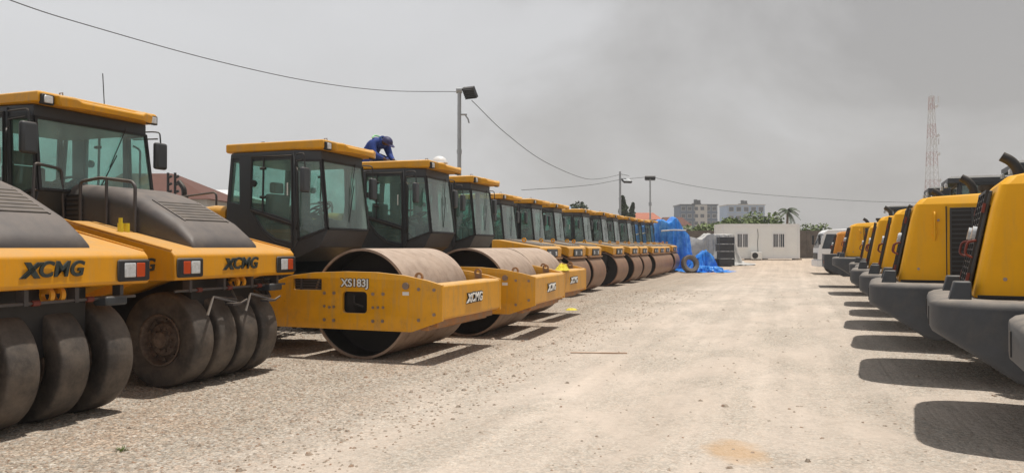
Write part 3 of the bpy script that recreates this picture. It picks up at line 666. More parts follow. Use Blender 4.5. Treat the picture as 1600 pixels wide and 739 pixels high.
# ------------------------------------------------------------------ single drum rollers
def sp(px, py):   # photo pixel on the near side plate of the first roller -> local x, z
    p = (px-800)/F; t = (11.08*p+2.21)/(.94+.342*p); Y = 11.08-.342*t
    return t, CAMH-(py-HZ)/F*Y
def build_single():
    t = empty('single_drum_roller')
    Rr = .80
    b = newbm(); lathe(b, [(Rr-.035, -1.065), (Rr, -1.06), (Rr, 1.06), (Rr-.035, 1.065), (Rr-.04, .62), (Rr-.04, -.62)], 72, 'y', (0, 0, Rr), closed=True)
    dr = obj('drum', b, DRUM, t, smooth=50)
    for s in (-1, 1):
        b = newbm(); lathe(b, [(Rr-.042, s*1.04), (Rr-.042, s*.60), (.30, s*.56), (.28, s*.70), (.001, s*.70)], 48, 'y', (0, 0, Rr)); cyl(b, (0, s*.7, Rr), (0, s*1.05, Rr), .14, 16); obj('drum_disc', b, DRUMI, dr)
    outer = [sp(422, 508), sp(421, 446), (-1.44, 1.09), (-1.17, 1.19), (-.75, 1.24), (-.2, 1.262), (.3, 1.255), (.75, 1.215), (1.1, 1.15), (1.33, 1.09), (1.33, .60), (.86, .435)]
    h1 = rr(-1.11, -.60, .985, 1.16, .02); h2 = rr(-.26, .16, .665, .985, .06, 4)
    for s in (-1, 1):
        b = plate(outer, [h1, h2], .05, T(0, s*1.12, 0) @ MSIDE, .006)
        pl = obj('side_plate', b, YELP, t, smooth=40)
        b = newbm(); y = s*1.12
        for (zx, zy) in ((350,280),(398,280),(592,285),(643,285),(350,345),(375,350),(397,348),(592,352),(617,352),(643,352),(350,412),(397,415),(592,420),(640,420),(820,262),(897,265),(897,388),(820,415)):
            x_, z_ = sp(400+zx/3.2, 370+zy/3.2)
            b = newbm(); cyl(b, (x_, y, z_), (x_, y+s*.045, z_), .024 if zy not in (345, 348, 350, 352) else .020, 8); obj('bolt', b, CHR, pl)
        x_, z_ = sp(400+757/3.2, 370+245/3.2); b = newbm(); cyl(b, (x_, y, z_), (x_, y+s*.06, z_), .05, 16); obj('cap', b, CHR, pl)
        b = newbm()
        for k in range(4): box(b, -1.08, -.63, y+s*.0, y+s*.012, 1.0+k*.04, 1.016+k*.04)
        box(b, -.98, -.95, y, y+s*.02, .99, 1.155); obj('vent_slats', b, RAILM, pl)
        b = newbm(); box(b, -1.15, -.56, y-s*.10, y-s*.06, .95, 1.19); obj('opening_liner', b, BLK, pl); b = newbm(); box(b, -.30, .20, y-s*.10, y-s*.07, .62, 1.02); tube(b, rnd([(-.10, y-s*.05, .92), (-.10, y-s*.03, .80), (0, y-s*.02, .78), (.05, y-s*.04, .76)], .05), .014, 6); obj('opening_liner', b, BLK, pl)
    # model plate on the near side
    for s, M in ((-1, T(-.04, -1.154, 1.10) @ MSIDE),):
        b = textbm('XS183J', .155, .004, .012, 0, M, 1.0); obj('model_lettering', b, BLK, t, smooth=0)
        b = textbm('XS183J', .155, .004, .0035, 0, T(0, -.005, 0) @ M, 1.0); obj('model_lettering', b, WLET, t, smooth=0)
    b = newbm(); x_, z_ = sp(400+755/3.2, 370+283/3.2); box(b, x_-.05, x_+.05, -1.156, -1.149, z_-.025, z_+.025); obj('sticker', b, WLET, t)
    # front beam
    b = newbm(); prism(b, [(1.20, .62), (1.30, .60), (1.335, .63), (1.335, 1.07), (1.30, 1.10), (1.05, 1.10), (1.05, 1.06), (1.20, 1.04)], -1.094, 1.094)
    obj('front_beam', b, YELP, t, bev=.012)
    b = newbm(); box(b, .98, 1.10, -1.09, 1.09, .45, .60); box(b, 1.02, 1.22, -1.05, 1.05, .5, .64); obj('scraper', b, RUSTY, t, bev=.008)
    b = logo_bm(.60, T(1.345, 0, .86) @ MFRONT, grow=.012, stripes=False); obj('logo_outline', b, BLK, t, smooth=0)
    b = logo_bm(.60, T(1.352, 0, .86) @ MFRONT, grow=-.002); obj('logo', b, WLET, t, smooth=0)
    for s in (-1, 1): b = newbm(); lathe(b, [(.035, -.015), (.065, -.015), (.065, .015), (.035, .015)], 16, 'y', (.95, s*1.08, 1.20), closed=True); box(b, .90, 1.02, s*1.08-.012, s*1.08+.012, 1.1, 1.17); obj('lifting_ring', b, RUSTY, t)
    # rear cross beam + articulation + rear frame
    b = newbm(); box(b, -1.56, -1.30, -1.09, 1.09, .50, 1.04); prism(b, [(-1.5, -.4), (-1.9, -.2), (-1.9, .2), (-1.5, .4)], .6, .95, 'z'); obj('rear_beam', b, YELP, t, bev=.012)
    b = newbm(); box(b, -4.6, -1.75, -.55, .55, .55, 1.15); box(b, -2.2, -1.8, -.8, .8, .62, 1.12); box(b, -2.7, -1.75, -.76, .76, 1.0, 1.13); cyl(b, (-3.35, -1, .78), (-3.35, 1, .78), .16); obj('chassis', b, BLK, t, bev=.012)
    b = newbm(); box(b, -1.95, -1.80, -.95, -.70, .45, .50); box(b, -2.0, -1.80, -.95, -.70, .78, .83)
    for x_ in (-2.0, -1.80): box(b, x_-.012, x_+.012, -.95, -.92, .45, 1.15)
    obj('step', b, BLK, t)
    for s in (-1, 1): lug_wheel(t, -3.35, s*.83, .78, .5, s)
    # engine hood
    b = newbm(); rings = []
    for x, hw, z1 in ((-2.72, .72, 2.28), (-3.0, .74, 2.30), (-4.3, .74, 2.16), (-4.75, .70, 2.02), (-4.85, .62, 1.85)):
        ring = [(x, -hw, 1.15)]
        for k in range(6): a = math.pi-(math.pi/2)*k/5; ring.append((x, -hw+.12+.12*math.cos(a), z1-.12+.12*math.sin(a)))
        for k in range(6): a = math.pi/2-(math.pi/2)*k/5; ring.append((x, hw-.12+.12*math.cos(a), z1-.12+.12*math.sin(a)))
        ring.append((x, hw, 1.15)); rings.append(ring)
    loft(b, rings); hd = obj('hood', b, YELP, t, smooth=50)
    b = newbm()
    for k in range(7): box(b, -4.1, -3.3, -.752, -.738, 1.45+k*.07, 1.48+k*.07)
    obj('louvre', b, BLK, hd)
    b = newbm(); tube(b, rnd([(-3.0, -.60, 2.26), (-3.0, -.60, 2.52), (-4.2, -.60, 2.42), (-4.25, -.60, 2.2)], .08), .018, 8); tube(b, [(-3.6, -.6, 2.24), (-3.6, -.6, 2.47)], .016, 8); obj('handrail', b, RAILM, t)
    b = newbm(); tube(b, rnd([(-3.9, -.35, 2.15), (-3.9, -.35, 2.62), (-4.02, -.35, 2.74)], .1), .045, 12); obj('exhaust', b, BLK, t)
    add_cab(t, 0, 0)
    return t
sr = build_single()
sr.location = row(10.78, -5.87); sr.rotation_euler[2] = -PHI
tag(sr, 'big smooth drum roller lettered XS183J, nearest of the three, beside the tyred rollers', 'road roller', 'large single drum rollers with white emblem on front beam')
s2 = copy_tree(sr); s2.location = row(13.88, -5.62); s2.rotation_euler[2] = -PHI+R(3)
tag(s2, 'big smooth drum roller with the worker in blue kneeling on its cab roof', 'road roller')
s3 = copy_tree(sr); s3.location = row(17.1, -6.05)
tag(s3, 'third big smooth drum roller, with crumpled yellow plastic on its front beam', 'road roller')

# ------------------------------------------------------------------ tandem rollers
def build_tandem():
    t = empty('tandem_roller')      # origin under the front drum axle; front at x=+.75
    r_ = .70
    for cx, nm in ((0, 'front_drum'), (-3.55, 'rear_drum')):
        b = newbm(); lathe(b, [(r_-.03, -1.0), (r_, -.985), (r_, .985), (r_-.03, 1.0), (r_-.035, .6), (r_-.035, -.6)], 48, 'y', (cx, 0, r_), closed=True); d = obj(nm, b, DRUMB, t, smooth=50)
        for s in (-1, 1): b = newbm(); lathe(b, [(r_-.037, s*.98), (r_-.037, s*.62), (.22, s*.58), (.2, s*.8), (.001, s*.8)], 32, 'y', (cx, 0, r_)); obj('drum_disc', b, DRUMI, d)
    for cx, f in ((0, 1), (-3.55, -1)):
        b = newbm(); P = lambda x: cx+f*x
        # saddle frame over the drum with arched underside
        prof = [(P(.50), 1.30), (P(.52), 1.58), (P(.44), 1.64), (P(-.80), 1.84), (P(-1.05), 1.84), (P(-1.05), .90), (P(-.90), .78), (P(-.80), 1.0), (P(-.60), 1.24), (P(-.25), 1.44), (P(.15), 1.45), (P(.34), 1.36)]
        prism(b, prof, -1.02, 1.02); obj('saddle_frame', b, YELP, t, bev=.03, seg=2)
        b = newbm(); aa = math.atan2(.20, 1.41)
        for k in range(7):
            y_ = -.66+k*.22; loft(b, [[(P(.36), y_-.045, 1.66), (P(.36), y_+.045, 1.66), (P(.36), y_+.045, 1.70), (P(.36), y_-.045, 1.70)], [(P(-.70), y_-.045, 1.828), (P(-.70), y_+.045, 1.828), (P(-.70), y_+.045, 1.866), (P(-.70), y_-.045, 1.866)]])
        loft(b, [[(P(.40), -.74, 1.642), (P(.40), .74, 1.642), (P(.40), .74, 1.672), (P(.40), -.74, 1.672)], [(P(-.76), -.74, 1.828), (P(-.76), .74, 1.828), (P(-.76), .74, 1.857), (P(-.76), -.74, 1.857)]])
        obj('hood_cover', b, GREYH, t, bev=.006, seg=1)
        b = newbm(); box(b, min(P(.512), P(.545)), max(P(.512), P(.545)), -.50, .50, 1.32, 1.56); pn_ = obj('front_panel', b, DGR, t, bev=.01)
        for s in (-1, 1):
            b = newbm(); box(b, min(P(.54), P(.565)), max(P(.54), P(.565)), s*.30-.07, s*.30+.07, 1.36, 1.48); obj('headlight', b, LAMP, pn_, bev=.015)
        b = newbm(); box(b, min(P(.44), P(.56)), max(P(.44), P(.56)), -.97, .97, 1.245, 1.30); obj('scraper', b, RUSTY, t, bev=.01)
        for s in (-1, 1): b = newbm(); lathe(b, [(.03, -.015), (.07, -.015), (.07, .015), (.03, .015)], 12, 'y', (P(-.1), s*.8, 1.83), closed=True); obj('lifting_ring', b, YELP, t)
        for s in (-1, 1):
            b = newbm(); prism(b, [(P(-.13), .55), (P(.13), .55), (P(.22), 1.3), (P(-.22), 1.3)], s*.86-.04, s*.86+.04); obj('fork', b, BLK, t, bev=.01)
    b = newbm(); box(b, -2.5, -.9, -.62, .62, .55, 1.5); box(b, -2.8, -.6, -.3, .3, .7, 1.2); obj('chassis', b, BLK, t, bev=.01)
    add_cab(t, 0.05, -.05, fh=.60)
    return t
TA = [(22.25, 0), (24.85, .1), (27.7, 0), (32.1, -.05), (35.0, .05), (37.8, 0), (40.9, .05), (43.2, 0), (45.6, -.05), (48.2, 0)]
td = build_tandem()
tlab = ['orange yellow tandem drum roller right behind the three big smooth drum rollers',
        'tandem drum roller second in its line, just beyond the yellow plastic',
        'tandem drum roller third in its line, nearer side of the widest gap',
        'tandem drum roller just past the widest gap, its whole cab side in view',
        'tandem drum roller second past the widest gap, before the grey lamp pole',
        'tandem drum roller third past the widest gap in the yellow line',
        'tandem drum roller fourth from the blue tarpaulin in the long line',
        'tandem drum roller third from the blue tarpaulin in the long line',
        'tandem drum roller second from the blue tarpaulin in the long line',
        'farthest tandem drum roller, last in line against the blue tarpaulin']
for i, (a, db) in enumerate(TA):
    o = td if i == 0 else copy_tree(td)
    o.location = row(a, -7.32+db); o.rotation_euler[2] = -PHI+R(random.uniform(-1.2, 1.2))
    tag(o, tlab[i], 'road roller', 'tandem drum rollers parked in a line')

# ------------------------------------------------------------------ wheel loaders (right row)
def build_loader(boxy=False, paint=YELR):
    t = empty('wheel_loader')     # origin: rear edge of counterweight, ground; +x forward
    # counterweight: plan outline rounded, side profile sloping underneath
    b = newbm(); rings = []
    HW = 1.2
    if boxy:
        prism(b, [(0, 1.35), (0, .80), (.15, .72), (.7, .45), (1.6, .45), (1.6, 1.2), (.75, 1.2), (.75, 1.35)], -1.1, 1.1)
        cw = obj('counterweight', b, CWM, t, bev=.03, seg=2)
    else:
        st_ = [(.0, .62, .93, 1.13), (.02, .84, .90, 1.155), (.07, .98, .88, 1.17), (.16, 1.08, .83, 1.18), (.30, 1.15, .75, 1.18), (.60, HW, .55, 1.18), (.70, HW, .52, 1.18), (1.7, HW, .52, 1.18)]
        for x, hw, z0, z1 in st_:
            ring = []
            r2 = min(.07, (z1-z0)*.35)
            for (sy, zc, a0) in ((1, z1, 0), (-1, z1, 90), (-1, z0, 180), (1, z0, 270)):
                for k in range(5):
                    a = R(a0+90*k/4); ring.append((x, sy*(hw-r2)+r2*math.cos(a), (zc-r2 if zc == z1 else zc+r2)+r2*math.sin(a)))
            rings.append(ring)
        loft(b, rings); cw = obj('counterweight', b, CWM, t, smooth=50)
    for s in (-1, 1):
        b = newbm(); box(b, -.005 if boxy else .015, .10, s*.70-.05, s*.70+.05, .96, 1.08); obj('reflector', b, AMB, cw, bev=.008)
        b = newbm(); box(b, -.012 if boxy else -.008, .10, s*.55-.025, s*.55+.025, .94, 1.10); obj('tow_slot', b, BLK, cw)
    # hood
    b = newbm()
    hw0, hw1 = .70, .64
    def hring(z, x0, x1, hw, c=.10):
        return [(x0, -hw+.05, z), (x0+.04, -hw, z), (x1, -hw-.02, z), (x1, hw+.02, z), (x0+.04, hw, z), (x0, hw-.05, z)]
    loft(b, [hring(1.185, .33, 2.08, .71), hring(1.6, .41, 2.08, .705), hring(1.96, .48, 2.08, .69), hring(2.15, .53, 2.08, .675), hring(2.22, .59, 2.08, .64), [(.72, -.50, 2.25), (.78, -.58, 2.25), (2.08, -.60, 2.32), (2.08, .60, 2.32), (.78, .58, 2.25), (.72, .50, 2.25)]])
    hd = obj('hood', b, paint, t, smooth=22, bev=.025, seg=3)
    for s in (-1, 1):
        b = newbm(); loft(b, [[(.86, s*.700, 1.20), (.872, s*.700, 1.20), (.872, s*.7205, 1.20), (.86, s*.7205, 1.20)], [(.86, s*.68, 2.12), (.872, s*.68, 2.12), (.872, s*.7005, 2.12), (.86, s*.7005, 2.12)]]); obj('panel_gap', b, BLK, hd)
        b = newbm(); box(b, .36, 2.05, s*.712-.010, s*.712+.010, 1.186, 1.212); obj('rubber_seal', b, BLK, hd)
        for zz in (1.35, 1.95): b = newbm(); cyl(b, (.56+.22*(zz-1.35)/.6, s*.69, zz), (.56+.22*(zz-1.35)/.6, s*.716, zz), .016, 8); obj('bolt', b, CHR, hd)
    # rear grille
    M = T(.285, 0, 1.20) @ Matrix.Rotation(R(11.6), 4, 'Y') @ Matrix.Diagonal((1, 1, .92, 1))
    b = newbm(); box(b, -.004, .03, -.42, .42, .05, 1.02, M=M); gr = obj('rear_grille', b, DGR, hd, bev=.01)
    b = newbm()
    for k in range(14): box(b, -.016, .0, -.38, .38, .12+k*.062, .138+k*.062, M=M)
    for y in (-.40, -.13, .13, .40): box(b, -.022, .0, y-.016, y+.016, .05, 1.02, M=M)
    for z in (.05, .5, .99): box(b, -.024, .0, -.42, .42, z, z+.03, M=M)
    obj('grille_bars', b, BLK, gr)
    for s in (-1, 1):
        b = newbm(); cyl(b, M @ Vector((-.05, s*.28, .60)), M @ Vector((-.0, s*.28, .60)), .06, 16); obj('rear_lamp', b, LAMP, gr)
        b = newbm(); tube(b, rnd([M @ Vector((-.01, s*.42, .36)), M @ Vector((-.075, s*.43, .38)), M @ Vector((-.075, s*.43, .50)), M @ Vector((-.01, s*.42, .53))], .03), .011, 6); obj('pull_handle', b, RED, gr)
        for zz in (.12, .80): b = newbm(); box(b, -.025, .0, s*.43-.015, s*.43+.015, zz, zz+.09, M=M); obj('hinge', b, RED, gr)
    # side grille and latch slot
    for s in (-1, 1):
        b = newbm(); box(b, .90, 1.85, s*.716-.012, s*.716+.016*s, 1.24, 2.10); sg = obj('side_grille', b, BLK, hd, bev=.008)
        b = newbm()
        for k in range(15): box(b, .92, 1.83, s*.735-.008, s*.735+.008, 1.27+k*.056, 1.288+k*.056)
        for k in range(5): box(b, .90+k*.23, .92+k*.23, s*.740-.008, s*.740+.008, 1.24, 2.10)
        obj('side_grille_bars', b, DGR, sg)
        b = newbm(); tube(b, rnd([(.74, s*.70, 2.05), (.74, s*.73, 2.02), (.74, s*.73, 1.74), (.74, s*.70, 1.70)], .03), .012, 6); cyl(b, (.74, s*.69, 1.80), (.74, s*.735, 1.80), .028, 10); obj('latch', b, paint, hd)
    # tail light boxes on counterweight
    for s in (-1, 1):
        b = newbm(); loft(b, [[(.14, s*.74-.12, 1.16), (.31, s*.74-.12, 1.16), (.31, s*.74+.12, 1.16), (.14, s*.74+.12, 1.16)], [(.18, s*.74-.10, 1.33), (.31, s*.74-.10, 1.33), (.31, s*.74+.10, 1.33), (.18, s*.74+.10, 1.33)]])
        obj('tail_light_box', b, DGR, t, bev=.012)
    b = newbm(); tube(b, rnd([(1.70, -.12, 2.26), (1.70, -.12, 2.58), (1.62, -.12, 2.70), (1.52, -.12, 2.76)], .12), .062, 14); cyl(b, (1.70, -.12, 2.26), (1.70, -.12, 2.42), .085, 14); obj('exhaust', b, BLK, t)
    b = newbm(); cyl(b, (1.40, .3, 2.22), (1.40, .3, 2.36), .07, 14); cyl(b, (1.40, .3, 2.36), (1.40, .3, 2.43), .10, 14); obj('air_cleaner', b, BLK, t)
    # chassis, wheels
    b = newbm(); box(b, .9, 5.2, -.45, .45, .6, 1.2); box(b, 1.2, 3.6, -.9, .9, 1.05, 1.18); cyl(b, (2.1, -1, .78), (2.1, 1, .78), .15); cyl(b, (5.2, -1, .78), (5.2, 1, .78), .15); obj('chassis', b, BLK, t, bev=.01)
    for x_, nm in ((2.1, 'rear_wheel'), (5.2, 'front_wheel')):
        for s in (-1, 1): lug_wheel(t, x_, s*1.03, .78, .55, s, nm)
    # cab
    body = newbm(); gb = newbm()
    box(body, 2.55, 4.1, -.72, .72, 1.2, 1.75)
    cs = [(2.55, -.72), (3.75, -.72), (4.1, -.62), (4.1, .62), (3.75, .72), (2.55, .72)]; ct = [(2.65, -.68), (3.75, -.68), (3.95, -.6), (3.95, .6), (3.75, .68), (2.65, .68)]
    for i in range(6):
        j = (i+1) % 6; panel(body, gb, [(*cs[i], 1.75), (*cs[j], 1.75), (*ct[j], 3.10), (*ct[i], 3.10)], .07, .06, .04)
    cb = obj('cab', body, DGR, t, bev=.01, seg=1); cb.location.x = -.05; obj('window', gb, GLS, cb, smooth=0)
    b = newbm(); rw = [(2.42, -.74), (3.9, -.74), (4.08, -.64), (4.08, .64), (3.9, .74), (2.42, .74)]
    loft(b, [[(x, y, 3.09) for x, y in rw], [(x, y, 3.20) for x, y in rw], [(3.25+(x-3.25)*.9, y*.9, 3.25) for x, y in rw]]); obj('roof', b, DGR, cb, smooth=0)
    b = newbm(); box(b, 2.9, 3.35, -.25, .25, 1.75, 1.9); box(b, 2.85, 3.0, -.24, .24, 1.9, 2.6); obj('seat', b, SEATM, cb, bev=.03)
    for s in (-1, 1): b = newbm(); box(b, 2.38, 2.44, s*.5-.09, s*.5+.09, 3.0, 3.1); obj('work_light', b, LAMP, cb, bev=.01)
    # boom and bucket at the far front
    for s in (-1, 1): b = newbm(); prism(b, [(4.5, 1.5), (4.6, 1.9), (5.6, 1.5), (6.6, .55), (6.4, .35), (5.5, 1.1)], s*.5-.06, s*.5+.06); obj('boom', b, paint, t, bev=.01)
    b = newbm(); prism(b, [(6.4, .08), (6.35, .9), (6.5, 1.2), (6.6, 1.2), (6.5, .85), (6.6, .25), (7.5, .1), (7.5, .05), (6.5, .04)], -1.45, 1.45); obj('bucket', b, paint, t, bev=.01)
    return t
ld = build_loader()
LA = [(5.0, 1.22, 0), (8.25, 1.22, 0), (11.45, .99, 0), (14.65, 1.12, 0), (17.75, 1.18, 0), (20.95, 1.48, 0), (24.1, 1.55, 0)]
llab = ['wheel loader cut off at the right edge, only a grey counterweight corner in view',
        'wheel loader nearest with its hood in view, tall yellow side cut by the right edge',
        'wheel loader whose whole yellow hood side shows a latch and dark side grille',
        'wheel loader directly beyond the one with the dark side grille in view',
        'fourth wheel loader counted from the nearest yellow hood',
        'fifth wheel loader counted from the nearest yellow hood, behind a red handled grille',
        'sixth wheel loader counted from the nearest yellow hood, third from the white truck',
        ]
for i, (a, bb, dz) in enumerate(LA):
    o = ld if i == 0 else copy_tree(ld)
    o.location = row(a, bb); o.rotation_euler[2] = -PHI+R((-6, -7.5, -5.5, -6, -5, -4, -4)[i])
    if True:
        for q in [q for q in COL.objects if q.parent == o and q.name.startswith('cab')]: q.location.x = -.45 if i > 4 else .40
    tag(o, llab[i], 'wheel loader', 'wheel loaders with rear ends towards the aisle')
o = copy_tree(ld); o.location = row(29.2, 1.36); o.rotation_euler[2] = -PHI
tag(o, 'second wheel loader from the white truck, dark exhaust above a broad yellow hood', 'wheel loader', 'wheel loaders with rear ends towards the aisle')
o.scale = (1.08, 1.08, 1.08)
ld2 = build_loader(True, ORA); ld2.location = row(34.2, 1.22); ld2.rotation_euler[2] = -PHI
tag(ld2, 'orange wheel loader with square dark counterweight, farthest of the line by the white truck', 'wheel loader', 'wheel loaders with rear ends towards the aisle')

# ------------------------------------------------------------------ white truck
t = empty('truck', at(1274, 405, 46)); t.location.z = gz(46); t.rotation_euler[2] = R(-14)
b = newbm(); prism(b, [(0, .85), (.02, 1.5), (.32, 2.45), (.55, 2.62), (2.0, 2.66), (2.0, .85)], -1.15, 1.15); cab = obj('cab', b, WHTP, t, bev=.05, seg=3)
b = newbm(); loft(b, [[(x+.012*0-.01, y, z) for (x, z, y) in ((.035, 1.55, -1.0), (.035, 1.55, 1.0), (.305, 2.4, .95), (.305, 2.4, -.95))], [(x+.02, y, z) for (x, z, y) in ((.035, 1.55, -1.0), (.035, 1.55, 1.0), (.305, 2.4, .95), (.305, 2.4, -.95))]]); obj('windscreen', b, WIN, cab)
b = newbm(); prism(b, [(.20, 1.5), (.45, 2.35), (1.15, 2.35), (1.15, 1.5)], -1.165, -1.148); obj('side_window', b, WIN, cab)
b = newbm(); box(b, -.08, .3, -1.18, 1.18, .45, .84); obj('bumper', b, WHTP, t, bev=.03)
b = newbm(); box(b, -.03, 0, -.8, .8, .9, 1.25); obj('front_grille', b, BLK, cab)
b = newbm(); tube(b, [(.3, -1.15, 2.3), (.05, -1.35, 2.3)], .015); box(b, -.02, .1, -1.45, -1.3, 1.75, 2.3); tube(b, [(.3, 1.15, 2.3), (.05, 1.35, 2.3)], .015); box(b, -.02, .1, 1.3, 1.45, 1.75, 2.3); obj('mirror', b, BLK, cab)
b = newbm(); box(b, .3, 8.5, -.45, .45, .6, .95); obj('chassis', b, BLK, t)
b = newbm(); box(b, 2.3, 8.4, -1.2, 1.2, 1.0, 1.9); obj('cargo_bed', b, WHTP, t, bev=.03)
for x_ in (1.1, 5.8, 7.1):
    for s in (-1, 1):
        b = newbm(); smooth_tyre(b, x_, .5, s*.98, .5, .3); ty = obj('wheel', b, RUB, t); b = newbm(); rimbm(b, x_, .5, s*.98, .27, .3, s); obj('rim', b, GALV, ty)
tag(t, 'white flat-nosed truck behind the farthest loader near the boundary wall', 'truck')

# ------------------------------------------------------------------ site cabin
Yc = 61.0; c0 = at(1130, 405, Yc); Wc = 118/F*Yc
t = empty('site_cabin', (c0.x, Yc, .6))
b = newbm(); box(b, 0, Wc, 0, 2.4, .16, 2.72); wl = obj('wall_panel', b, WHT, t, bev=.01)
b = newbm()
for x_ in (0, Wc): 
    for y_ in (0, 2.4): box(b, x_-.07, x_+.07, y_-.07, y_+.07, .12, 2.78)
for z_ in ((.10, .26), (2.62, 2.80)):
    for y_ in (0, 2.4): box(b, .07, Wc-.07, y_-.05, y_+.05, *z_)
    for x_ in (0, Wc): box(b, x_-.05, x_+.05, .07, 2.33, *z_)
for k in range(1, 6): box(b, Wc*k/6-.012, Wc*k/6+.012, -.012, .0, .26, 2.62)
obj('frame', b, WHTP, t, bev=.01)
b = newbm(); loft(b, [[(-.08, -.08, 2.80), (Wc+.08, -.08, 2.80), (Wc+.08, 2.48, 2.80), (-.08, 2.48, 2.80)], [(-.08, -.08, 2.86), (Wc+.08, -.08, 2.86), (Wc+.08, 2.48, 2.86), (-.08, 2.48, 2.86)]]); obj('roof', b, WHT, t)
for px0, px1 in ((1152, 1168), (1208, 1225)):
    x0, x1 = (px0-1130)/F*Yc, (px1-1130)/F*Yc; z0, z1 = 1.02, 2.05
    b = plate([(x0-.08, z0-.08), (x1+.08, z0-.08), (x1+.08, z1+.08), (x0-.08, z1+.08)], [[(x0, z0), (x1, z0), (x1, z1), (x0, z1)]], .09, T(0, -.03, 0) @ MSIDE); wf = obj('window', b, WHTP, t)
    b = newbm(); box(b, x0, x1, -.02, -.01, z0, z1); obj('pane', b, WIN, wf)
    b = newbm()
    for k in range(1, 6): xx = x0+(x1-x0)*k/6; box(b, xx-.014, xx+.014, -.055, -.03, z0, z1)
    box(b, (x0+x1)/2-.04, (x0+x1)/2+.04, -.06, -.03, z0, z1)
    obj('bars', b, WHTP, wf)
b = newbm(); tube(b, rnd([(2.72, -.03, 2.45), (2.78, -.03, 2.0), (2.72, -.03, 1.3), (2.75, -.03, .6)], .2), .018, 6); obj('drain_pipe', b, DKT, t)
for x0, x1 in ((1165, 1174), (1180, 1186), (1193, 1199), (1240, 1252)):
    b = newbm(); box(b, (x0-1130)/F*Yc, (x1-1130)/F*Yc, -.12, .35, 0, .10); obj('support_block', b, BRWN, t)
tag(t, 'long white prefabricated site cabin with two barred windows', 'cabin')
t = empty('air_conditioner', (c0.x+(1171-1130)/F*Yc, Yc-.55, .62))
b = newbm(); box(b, 0, .80, 0, .32, .05, .62); cs_ = obj('casing', b, WHT, t, bev=.02)
b = newbm(); cyl(b, (.27, -.012, .33), (.27, .004, .33), .235, 24); obj('fan', b, BLK, t)
b = newbm()
for r_ in (.10, .16, .225): lathe(b, [(r_-.006, -.006), (r_+.006, -.006), (r_+.006, .006), (r_-.006, .006)], 24, 'y', (.27, -.02, .33), closed=True)
obj('fan_guard', b, DGR, t)
b = newbm(); box(b, .05, .15, 0, .32, -.02, .05); box(b, .65, .75, 0, .32, -.02, .05); obj('foot', b, BLK, t)
tag(t, 'small white air conditioner unit with round dark fan at the foot of the site cabin', 'air conditioner')

# ------------------------------------------------------------------ boundary wall
b = newbm(); Yw = 70.0
pts = [(-45, Yw), (60, Yw)]
rw_ = random.Random(5); x_ = -45
while x_ < 60:
    w_ = 3.0; h_ = 2.5; box(b, x_, x_+w_-.02, Yw, Yw+.2, .55, .6+h_); box(b, x_-.12, x_+.12, Yw-.06, Yw+.26, .55, .62+h_+.03); x_ += w_
wb_ = obj('boundary_wall', b, WALLM, bev=.01, seg=1); tag(wb_, 'weathered brown block boundary wall behind the site cabin', 'wall')
b = newbm(); cb2 = newbm()
for x_ in (-14, -16.2): pass
b.free(); cb2.free()

# ------------------------------------------------------------------ foliage
def leaves(b, cen, rad, n, size, rs, flat=1.0, shell=.45):
    for i in range(n):
        while True:
            v = Vector((rs.uniform(-1, 1), rs.uniform(-1, 1), rs.uniform(-1, 1)))
            if shell*rs.random() < v.length < 1: break
        p = Vector(cen)+Vector((v.x*rad[0], v.y*rad[1], v.z*rad[2]))
        s = size*rs.uniform(.5, 1.3)
        q = Matrix.Rotation(rs.random()*6.28, 3, 'Z') @ Matrix.Rotation(rs.uniform(-1.2, 1.2), 3, 'X') @ Matrix.Rotation(rs.uniform(-.8, .8), 3, 'Y')
        vs = [b.verts.new(p+q @ Vector(c)*s) for c in ((-.5, -.2, 0), (.1, -.45, .08), (.55, .05, 0), (.05, .45, -.08))]
        b.faces.new(vs)
def tree(name, x, y, z, h, w, seed, label, m=LEAF, cat='tree', group=None, leaf=.34, dens=1.0):
    rs = random.Random(seed); t = empty(name, (x, y, z))
    b = newbm(); tube(b, [(0, 0, 0), (rs.uniform(-.1, .1), 0, h*.25), (rs.uniform(-.2, .2), rs.uniform(-.1, .1), h*.55), (0, 0, h*.8)], [w*.05+.05, w*.04+.04, w*.025+.03, .02], 7)
    for k in range(5):
        a = rs.random()*6.28; tube(b, [(0, 0, h*(.25+.08*k)), (math.cos(a)*w*.2, math.sin(a)*w*.2, h*(.4+.08*k)), (math.cos(a)*w*.38, math.sin(a)*w*.38, h*(.52+.08*k))], [w*.02+.02, .03, .015], 5)
    obj('trunk', b, BARK, t)
    b = newbm()
    nc = max(7, int(w*3))
    for k in range(nc):
        a = rs.random()*6.28; q = rs.random()**.5
        zc = h*rs.uniform(.42, .92); f = 1-.55*abs(zc/h-.6)
        c = (math.cos(a)*q*w*.42*f, math.sin(a)*q*w*.42*f, zc); rr_ = w*rs.uniform(.12, .22)+.15
        leaves(b, c, (rr_, rr_, rr_*.75), int(90*dens*(rr_/.8)**1.2+30), leaf, rs)
    obj('crown', b, m, t, smooth=0)
    tag(t, label, cat, group); return t
def px2x(px, Y): return (px-800)/F*Y
bl = [(1078, 74, 2.6, 4.2, 1), (1098, 73.5, 2.8, 4.4, 2), (1120, 74, 3.0, 4.4, 3), (1142, 76, 3.6, 4.6, 4), (1160, 74.5, 3.6, 4.4, 5), (1180, 77, 4.2, 5.4, 6), (1200, 74, 3.2, 4.0, 7), (1212, 75, 3.2, 3.0, 8), (1250, 75, 2.9, 4.0, 9), (1268, 76, 3.3, 4.0, 10), (1290, 76, 2.9, 4.0, 11)]
